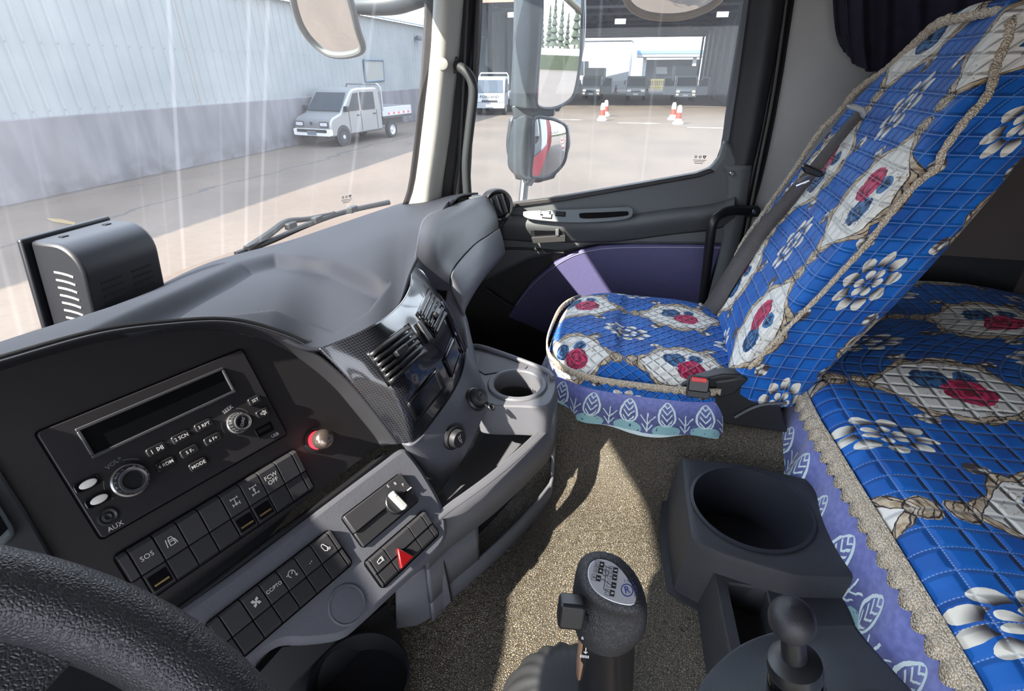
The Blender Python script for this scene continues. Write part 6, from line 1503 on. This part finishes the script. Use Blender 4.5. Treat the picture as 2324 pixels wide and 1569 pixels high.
q0, q1 = P(1446, 114, X=GXc), P(1640, 118, X=GXc); wbox('canopy_beam', GXc, GXc + 8, q1.y, q0.y, P(1500, 129, X=GXc).z, P(1500, 122, X=GXc).z, mat('office_white', (150, 153, 156), 0.7), cn); wbox('canopy_stripe', GXc - 0.1, GXc, q1.y, q0.y, P(1500, 122, X=GXc).z, P(1500, 114, X=GXc).z, mat('stripe_blue', (92, 140, 196), 0.6), cn)
for u in (1462, 1575): 
    y = P(u, 150, X=GXc + 1).y; wbox('canopy_post', GXc + 1, GXc + 1.6, y - 0.3, y + 0.3, GZ, q0.z - 0.5, mat('office_white', (150, 153, 156), 0.7), cn)
wbox('booth', GXc + 4, GXc + 7, P(1520, 150, X=GXc).y - 5, P(1460, 150, X=GXc).y, GZ, P(1500, 134, X=GXc).z, mat('booth_dark', (66, 70, 76), 0.6), cn)
q = [P(u, v, X=GXc + 3.8) for u, v in ((1489, 152), (1514, 152), (1514, 168), (1489, 168))]; prism('white_board', q, (0.1, 0, 0), mat('office_white', (150, 153, 156), 0.7), cn)
# railings by the gate
rl = empty('gate_railing', gp_(1500, 196), 'pale yellow barrier railing by the gate', 'railing')
for u in range(1478, 1510, 4):
    a = P(u, 192, X=GXc - 6); tube('rail_post', [V((a.x, a.y, GZ)), V((a.x, a.y, GZ + 1.5))], 0.08, mat('rail_yellow', (196, 176, 110), 0.6), rl, 6)
a, b = P(1476, 180, X=GXc - 6), P(1508, 180, X=GXc - 6)
for z in (0.4, 1.3): tube('rail_bar', [V((a.x, a.y, GZ + z)), V((b.x, b.y, GZ + z))], 0.08, mat('rail_yellow', (196, 176, 110), 0.6), rl, 6)

# ------------------------------------------------------------------ cones, arrows
WCN = mat('cone_white', (150, 147, 142), 0.6); OCN = mat('cone_orange', (130, 50, 36), 0.6)
def cone(p, label, h=0.95):
    f = Frame(p, (1, 0, 0), (0, 1, 0)); o = empty('traffic_cone', p, label, 'traffic cone')
    lathe('cone_base', f, [(0.30, 0), (0.30, 0.08), (0.22, 0.14), (0.17, h * 0.30)], WCN, o, 16, capb=True); lathe('orange_band', f, [(0.17, h * 0.30), (0.14, h * 0.62)], OCN, o, 16); lathe('cone_top', f, [(0.14, h * 0.62), (0.12, h * 0.9), (0.07, h), (0, h)], WCN, o, 16, capt=False)
cone(gp_(1366, 274), 'front cone of the pair left of the road arrow'); cone(gp_(1374, 264), 'rear cone of the pair left of the road arrow')
cone(gp_(1526, 272), 'rear cone of the pair before the pale box truck'); cone(gp_(1538, 282), 'front cone of the pair before the pale box truck')
cone(gp_(1397, 211), 'far cone between the left and middle trucks'); cone(gp_(1468, 213), 'far cone between the middle and right trucks')
def arrow(u, v, s_, label):
    p = gp_(u, v); f = Frame(p + V((0, 0, 0.004)), (0, -1, 0), (1, 0, 0))
    setp(prism('road_arrow', [f.pt(x * s_, y * s_) for x, y in ((-1.6, -.25), (.4, -.25), (.4, -.7), (1.6, 0), (.4, .7), (.4, .25), (-1.6, .25))], (0, 0, 0.006), mat('road_paint', (128, 120, 112), 0.8)), label, 'road arrow')
arrow(1288, 272, 0.6, 'painted white road arrow nearest the door mirror'); arrow(1452, 280, 0.75, 'painted white road arrow between the two cone pairs'); arrow(1630, 291, 0.95, 'painted white road arrow at the right edge of the window')

# ------------------------------------------------------------------ exterior mirrors
MIR, t_, b_ = new_mat('mirror_glass'); b_.inputs['Metallic'].default_value = 1.0; b_.inputs['Roughness'].default_value = 0.01; b_.inputs['Base Color'].default_value = (0.86, 0.88, 0.9, 1)
MBK = mat('mirror_black', (48, 54, 58), 0.45)
def mirror(name, fr, px, curve, parent, n=40):
    """glass of the given outline (pixels) in the frame's plane, domed by curve (1/radius)"""
    ol = crv([fr.at(u, v) for u, v in px], n, True); c = sum(ol, V()) / n; rings = 10; vs = []; fs = []
    for j in range(rings + 1):
        for p in ol:
            q = c + (p - c) * (j / rings); d = (q - c).length; vs.append(q + fr.n * (0.5 * curve * (0.012 - d * d) if curve else 0))
    for j in range(rings):
        for i in range(n): fs.append((j * n + i, j * n + (i + 1) % n, (j + 1) * n + (i + 1) % n, (j + 1) * n + i))
    return mk(name, vs, fs, MIR, parent, True), [vs[rings * n + i] for i in range(n)]
dm = empty('door_mirror', P(1190, 455, X=2.0), 'tall black door mirror with a convex wide-angle glass below', 'mirror')
n1_ = V((-0.651, -0.759, -0.028)).normalized(); _e = V((0, 0, 1)).cross(n1_).normalized(); f1 = Frame(P(1268, 110, X=2.02), _e, n1_.cross(_e))
gl1, e1_ = mirror('main_glass', f1, [(1236, -60), (1280, -75), (1322, -60), (1321, 40), (1318, 130), (1306, 205), (1290, 230), (1258, 246), (1226, 244), (1217, 225), (1222, 150), (1230, 40)], 0, dm)
tube('glass_rim', e1_ + [e1_[0]], 0.006, MBK, dm, 8)
hs = [[(1172, -60), (1200, -62), (1236, -60)], [(1170, 60), (1200, 58), (1230, 60)], [(1166, 140), (1196, 138), (1225, 140)], [(1162, 200), (1190, 205), (1217, 225)], [(1160, 240), (1190, 246), (1226, 248)]]
patch('main_housing', [[P(u, v, X=x) for (u, v), x in zip(r, (2.06, 1.98, 2.02))] for r in hs], MBK, dm, 16, 30, 0.03)
patch('housing_back', [[P(u, v, X=x) for (u, v), x in zip(r, (2.06, 2.12, 2.10))] for r in [[(1172, -60), (1250, -80), (1324, -60)], [(1168, 120), (1240, 110), (1320, 120)], [(1160, 240), (1230, 255), (1262, 250)]]], MBK, dm, 12, 12, 0.02)
n2_ = V((-0.66, -0.75, -0.05)).normalized(); _e = V((0, 0, 1)).cross(n2_).normalized(); f2_ = Frame(P(1250, 335, X=2.0), _e, n2_.cross(_e))
gl2, e2_ = mirror('convex_glass', f2_, [(1214, 272), (1240, 268), (1268, 276), (1285, 292), (1284, 340), (1277, 372), (1250, 398), (1215, 403), (1205, 390), (1208, 330)], 2.4, dm)
tube('glass_rim', e2_ + [e2_[0]], 0.006, MBK, dm, 8)
hs2 = [[(1166, 272), (1190, 262), (1214, 268)], [(1158, 300), (1185, 296), (1210, 300)], [(1153, 340), (1180, 340), (1207, 345)], [(1154, 380), (1180, 392), (1205, 396)], [(1176, 404), (1195, 408), (1215, 408)]]
patch('lower_housing', [[P(u, v, X=x) for (u, v), x in zip(r, (2.05, 1.97, 1.995))] for r in hs2], MBK, dm, 16, 24, 0.03)
patch('lower_back', [[P(u, v, X=x) for (u, v), x in zip(r, (2.05, 2.10, 2.08))] for r in [[(1160, 270), (1220, 258), (1286, 285)], [(1152, 340), (1220, 335), (1288, 340)], [(1176, 405), (1220, 415), (1250, 402)]]], MBK, dm, 12, 12, 0.02)
prism('link', [P(u, v, X=2.03) for u, v in ((1162, 240), (1258, 244), (1256, 264), (1164, 270))], (0.04, 0, 0), MBK, dm, 0.004)
tube('mirror_arm', [P(1192, 400, X=2.04), P(1189, 430, X=2.02), P(1185, 470, X=1.98), P(1180, 520, X=1.90)], 0.017, MBK, dm, 10, sm=16)
# front-view mirror outside the windshield
fm = empty('front_mirror', P(960, 10, t=1.9), 'rounded front-view mirror on an arm outside the windshield', 'mirror')
c = P(742, 40, t=1.95); dn = c.normalized(); tgt = V((0.05, 0.75, -0.66)).normalized(); nn = (tgt - dn).normalized(); ex = V((0, 0, 1)).cross(nn).normalized(); f3_ = Frame(c, ex, nn.cross(ex))
gl3, e3_ = mirror('mirror_face', f3_, [(660, -40), (700, -70), (760, -60), (790, 0), (812, 70), (822, 105), (812, 120), (770, 129), (735, 124), (700, 95), (674, 45)], 1.0, fm)
tube('mirror_rim', e3_ + [e3_[0]], 0.014, mat('rim_grey', (92, 96, 96), 0.5), fm, 10)
patch('mirror_shell', [[p + (c - p) * k_ + c.normalized() * (0.05 * k_) for p in e3_ + [e3_[0]]] for k_ in (0.0, 0.4, 0.9)], MBK, fm, 41, 8, 0.004)
tube('mirror_arm', [P(785, 12, t=2.0), P(830, 14, t=1.95), P(900, 8, t=1.9), P(975, -20, t=1.85)], [0.025, 0.03, 0.035, 0.04], MBK, fm, 12, sm=20)
# kerb mirror above the door window
km = empty('kerb_mirror', P(1530, 0, X=2.0), 'small kerb mirror hanging above the passenger window', 'mirror')
c = P(1528, -20, X=2.05); dn = c.normalized(); tgt = V((0.35, -0.15, -0.92)).normalized(); nn = (tgt - dn).normalized(); ex = V((0, 0, 1)).cross(nn).normalized(); f4_ = Frame(c, ex, nn.cross(ex))
gl4, e4_ = mirror('mirror_face', f4_, [(1418, -60), (1500, -100), (1600, -80), (1642, -30), (1636, 2), (1605, 24), (1560, 36), (1510, 38), (1460, 32), (1428, 14), (1416, -20)], 1.5, km)
tube('mirror_rim', e4_ + [e4_[0]], 0.012, mat('rim_tan', (120, 110, 88), 0.4), km, 10)
patch('mirror_shell', [[p + (c - p) * k_ + c.normalized() * (0.07 * k_) for p in e4_ + [e4_[0]]] for k_ in (0.0, 0.4, 0.9)], MBK, km, 41, 8, 0.004)
tube('mirror_arm', [P(1528, -40, X=2.10), P(1500, -160, X=1.95)], 0.02, MBK, km, 10)
# wiper resting on the windshield
wi_ = empty('wiper', P(540, 575, t=1.42), 'black windshield wiper lying along the foot of the glass', 'wiper')
WK = mat('wiper_grey', (18, 22, 24), 0.6)
tube('wiper_blade', [P(u, v, t=t) for u, v, t in ((536, 578, 1.46), (620, 545, 1.56), (700, 510, 1.66), (780, 482, 1.74), (884, 459, 1.82))], 0.009, WK, wi_, 8, sm=24)
tube('wiper_arm', [P(u, v, t=t) for u, v, t in ((560, 566, 1.48), (610, 532, 1.55), (650, 504, 1.62), (700, 497, 1.67), (760, 484, 1.72))], [0.012, 0.011, 0.010, 0.008, 0.006], WK, wi_, 8, sm=24)
for u, v, t in ((660, 512, 1.62), (720, 498, 1.68), (800, 475, 1.75)): wbox('wiper_clip', *[q for c_ in zip(P(u, v, t=t) - V((.02, .01, .01)), P(u, v, t=t) + V((.02, .01, .01))) for q in c_], WK, wi_, 0.003)
w2_ = empty('driver_wiper', P(40, 790, t=1.2), 'black wiper end showing at the far left of the windshield foot', 'wiper')
tube('wiper_blade', [P(-60, 832, t=1.18), P(30, 797, t=1.22), P(104, 768, t=1.27)], 0.010, WK, w2_, 8)
tube('wiper_arm', [P(-60, 815, t=1.18), P(20, 788, t=1.22), P(60, 780, t=1.25)], 0.007, WK, w2_, 8)

# ------------------------------------------------------------------ behind the truck: what the mirrors show
tb = empty('truck_body', (0.5, -5, GZ), 'red cargo body of this truck seen in the door mirrors', 'truck body')
RED = mat('body_red', (150, 44, 52), 0.45)
wbox('cargo_side', -0.70, 1.52, -12.0, -1.45, GZ + 1.0, 1.2, RED, tb, 0.02)
for k in range(16): wbox('body_rib', 1.52, 1.56, -11.8 + 0.66 * k, -11.7 + 0.66 * k, GZ + 1.0, 1.2, RED, tb)
wbox('cab_side', 1.78, 1.80, -1.2, 0.55, GZ + 0.6, -0.42, RED, tb)
hg = setp(wbox('clipped_hedge', -6, 70, -64, -62, GZ, GZ + 1.4, mat('hedge_green', (44, 54, 30), 0.9, vary=0.4, vs=4)), 'long clipped green hedge seen in the door mirror', 'hedge')
lw = setp(wbox('low_wall', -30, 90, -76, -75.6, GZ, GZ + 1.9, mat('low_wall_white', (206, 206, 200), 0.8)), 'low white boundary wall seen in the mirror', 'low wall')
TRK = mat('trunk', (110, 94, 78), 0.9); LEAF = mat('pine_green', (54, 62, 48), 0.95, vary=0.4, vs=3)
def pine(p, h, label, group):
    o = empty('pine_tree', p, label, 'tree', group); f = Frame(p, (1, 0, 0), (0, 1, 0)); lathe('trunk', f, [(0.18, 0), (0.10, h * 0.8)], TRK, o, 8)
    pr = []
    for k in range(7): r = (1 - k / 7) * h * 0.085 + 0.08; pr += [(r, h * (0.25 + 0.107 * k)), (r * 0.45, h * (0.25 + 0.107 * (k + 0.8)))]
    lathe('crown', f, pr, LEAF, o, 9)
for k in range(30): pine(V((-2 + 1.0 * k + random.uniform(-.1, .1), -84 - 5 * (k % 3), GZ)), random.uniform(6.5, 10), 'bare-tipped pine in the tree row seen in the mirrors', 'pines behind the boundary wall')
def barrier(p, label):
    o = empty('water_barrier', p, label, 'barrier'); x, y = p.x, p.y
    wbox('barrier_foot', x - .6, x + .6, y - .25, y + .25, GZ, GZ + .35, WCN, o, 0.03); wbox('barrier_band', x - .55, x + .55, y - .2, y + .2, GZ + .35, GZ + .7, OCN, o, 0.02); wbox('barrier_top', x - .5, x + .5, y - .17, y + .17, GZ + .7, GZ + 1.0, WCN, o, 0.03)
barrier(V((6.2, -17, GZ)), 'red and white barrier nearest the truck in the mirror'); barrier(V((10.5, -24, GZ)), 'red and white barrier further back in the mirror')
for q, lb in (((5.0, -9), 'nearest cone reflected in the mirrors'), ((5.6, -12.5), 'second cone reflected in the mirrors'), ((8.0, -15), 'third cone reflected in the mirrors')): cone(V((q[0], q[1], GZ)), lb)
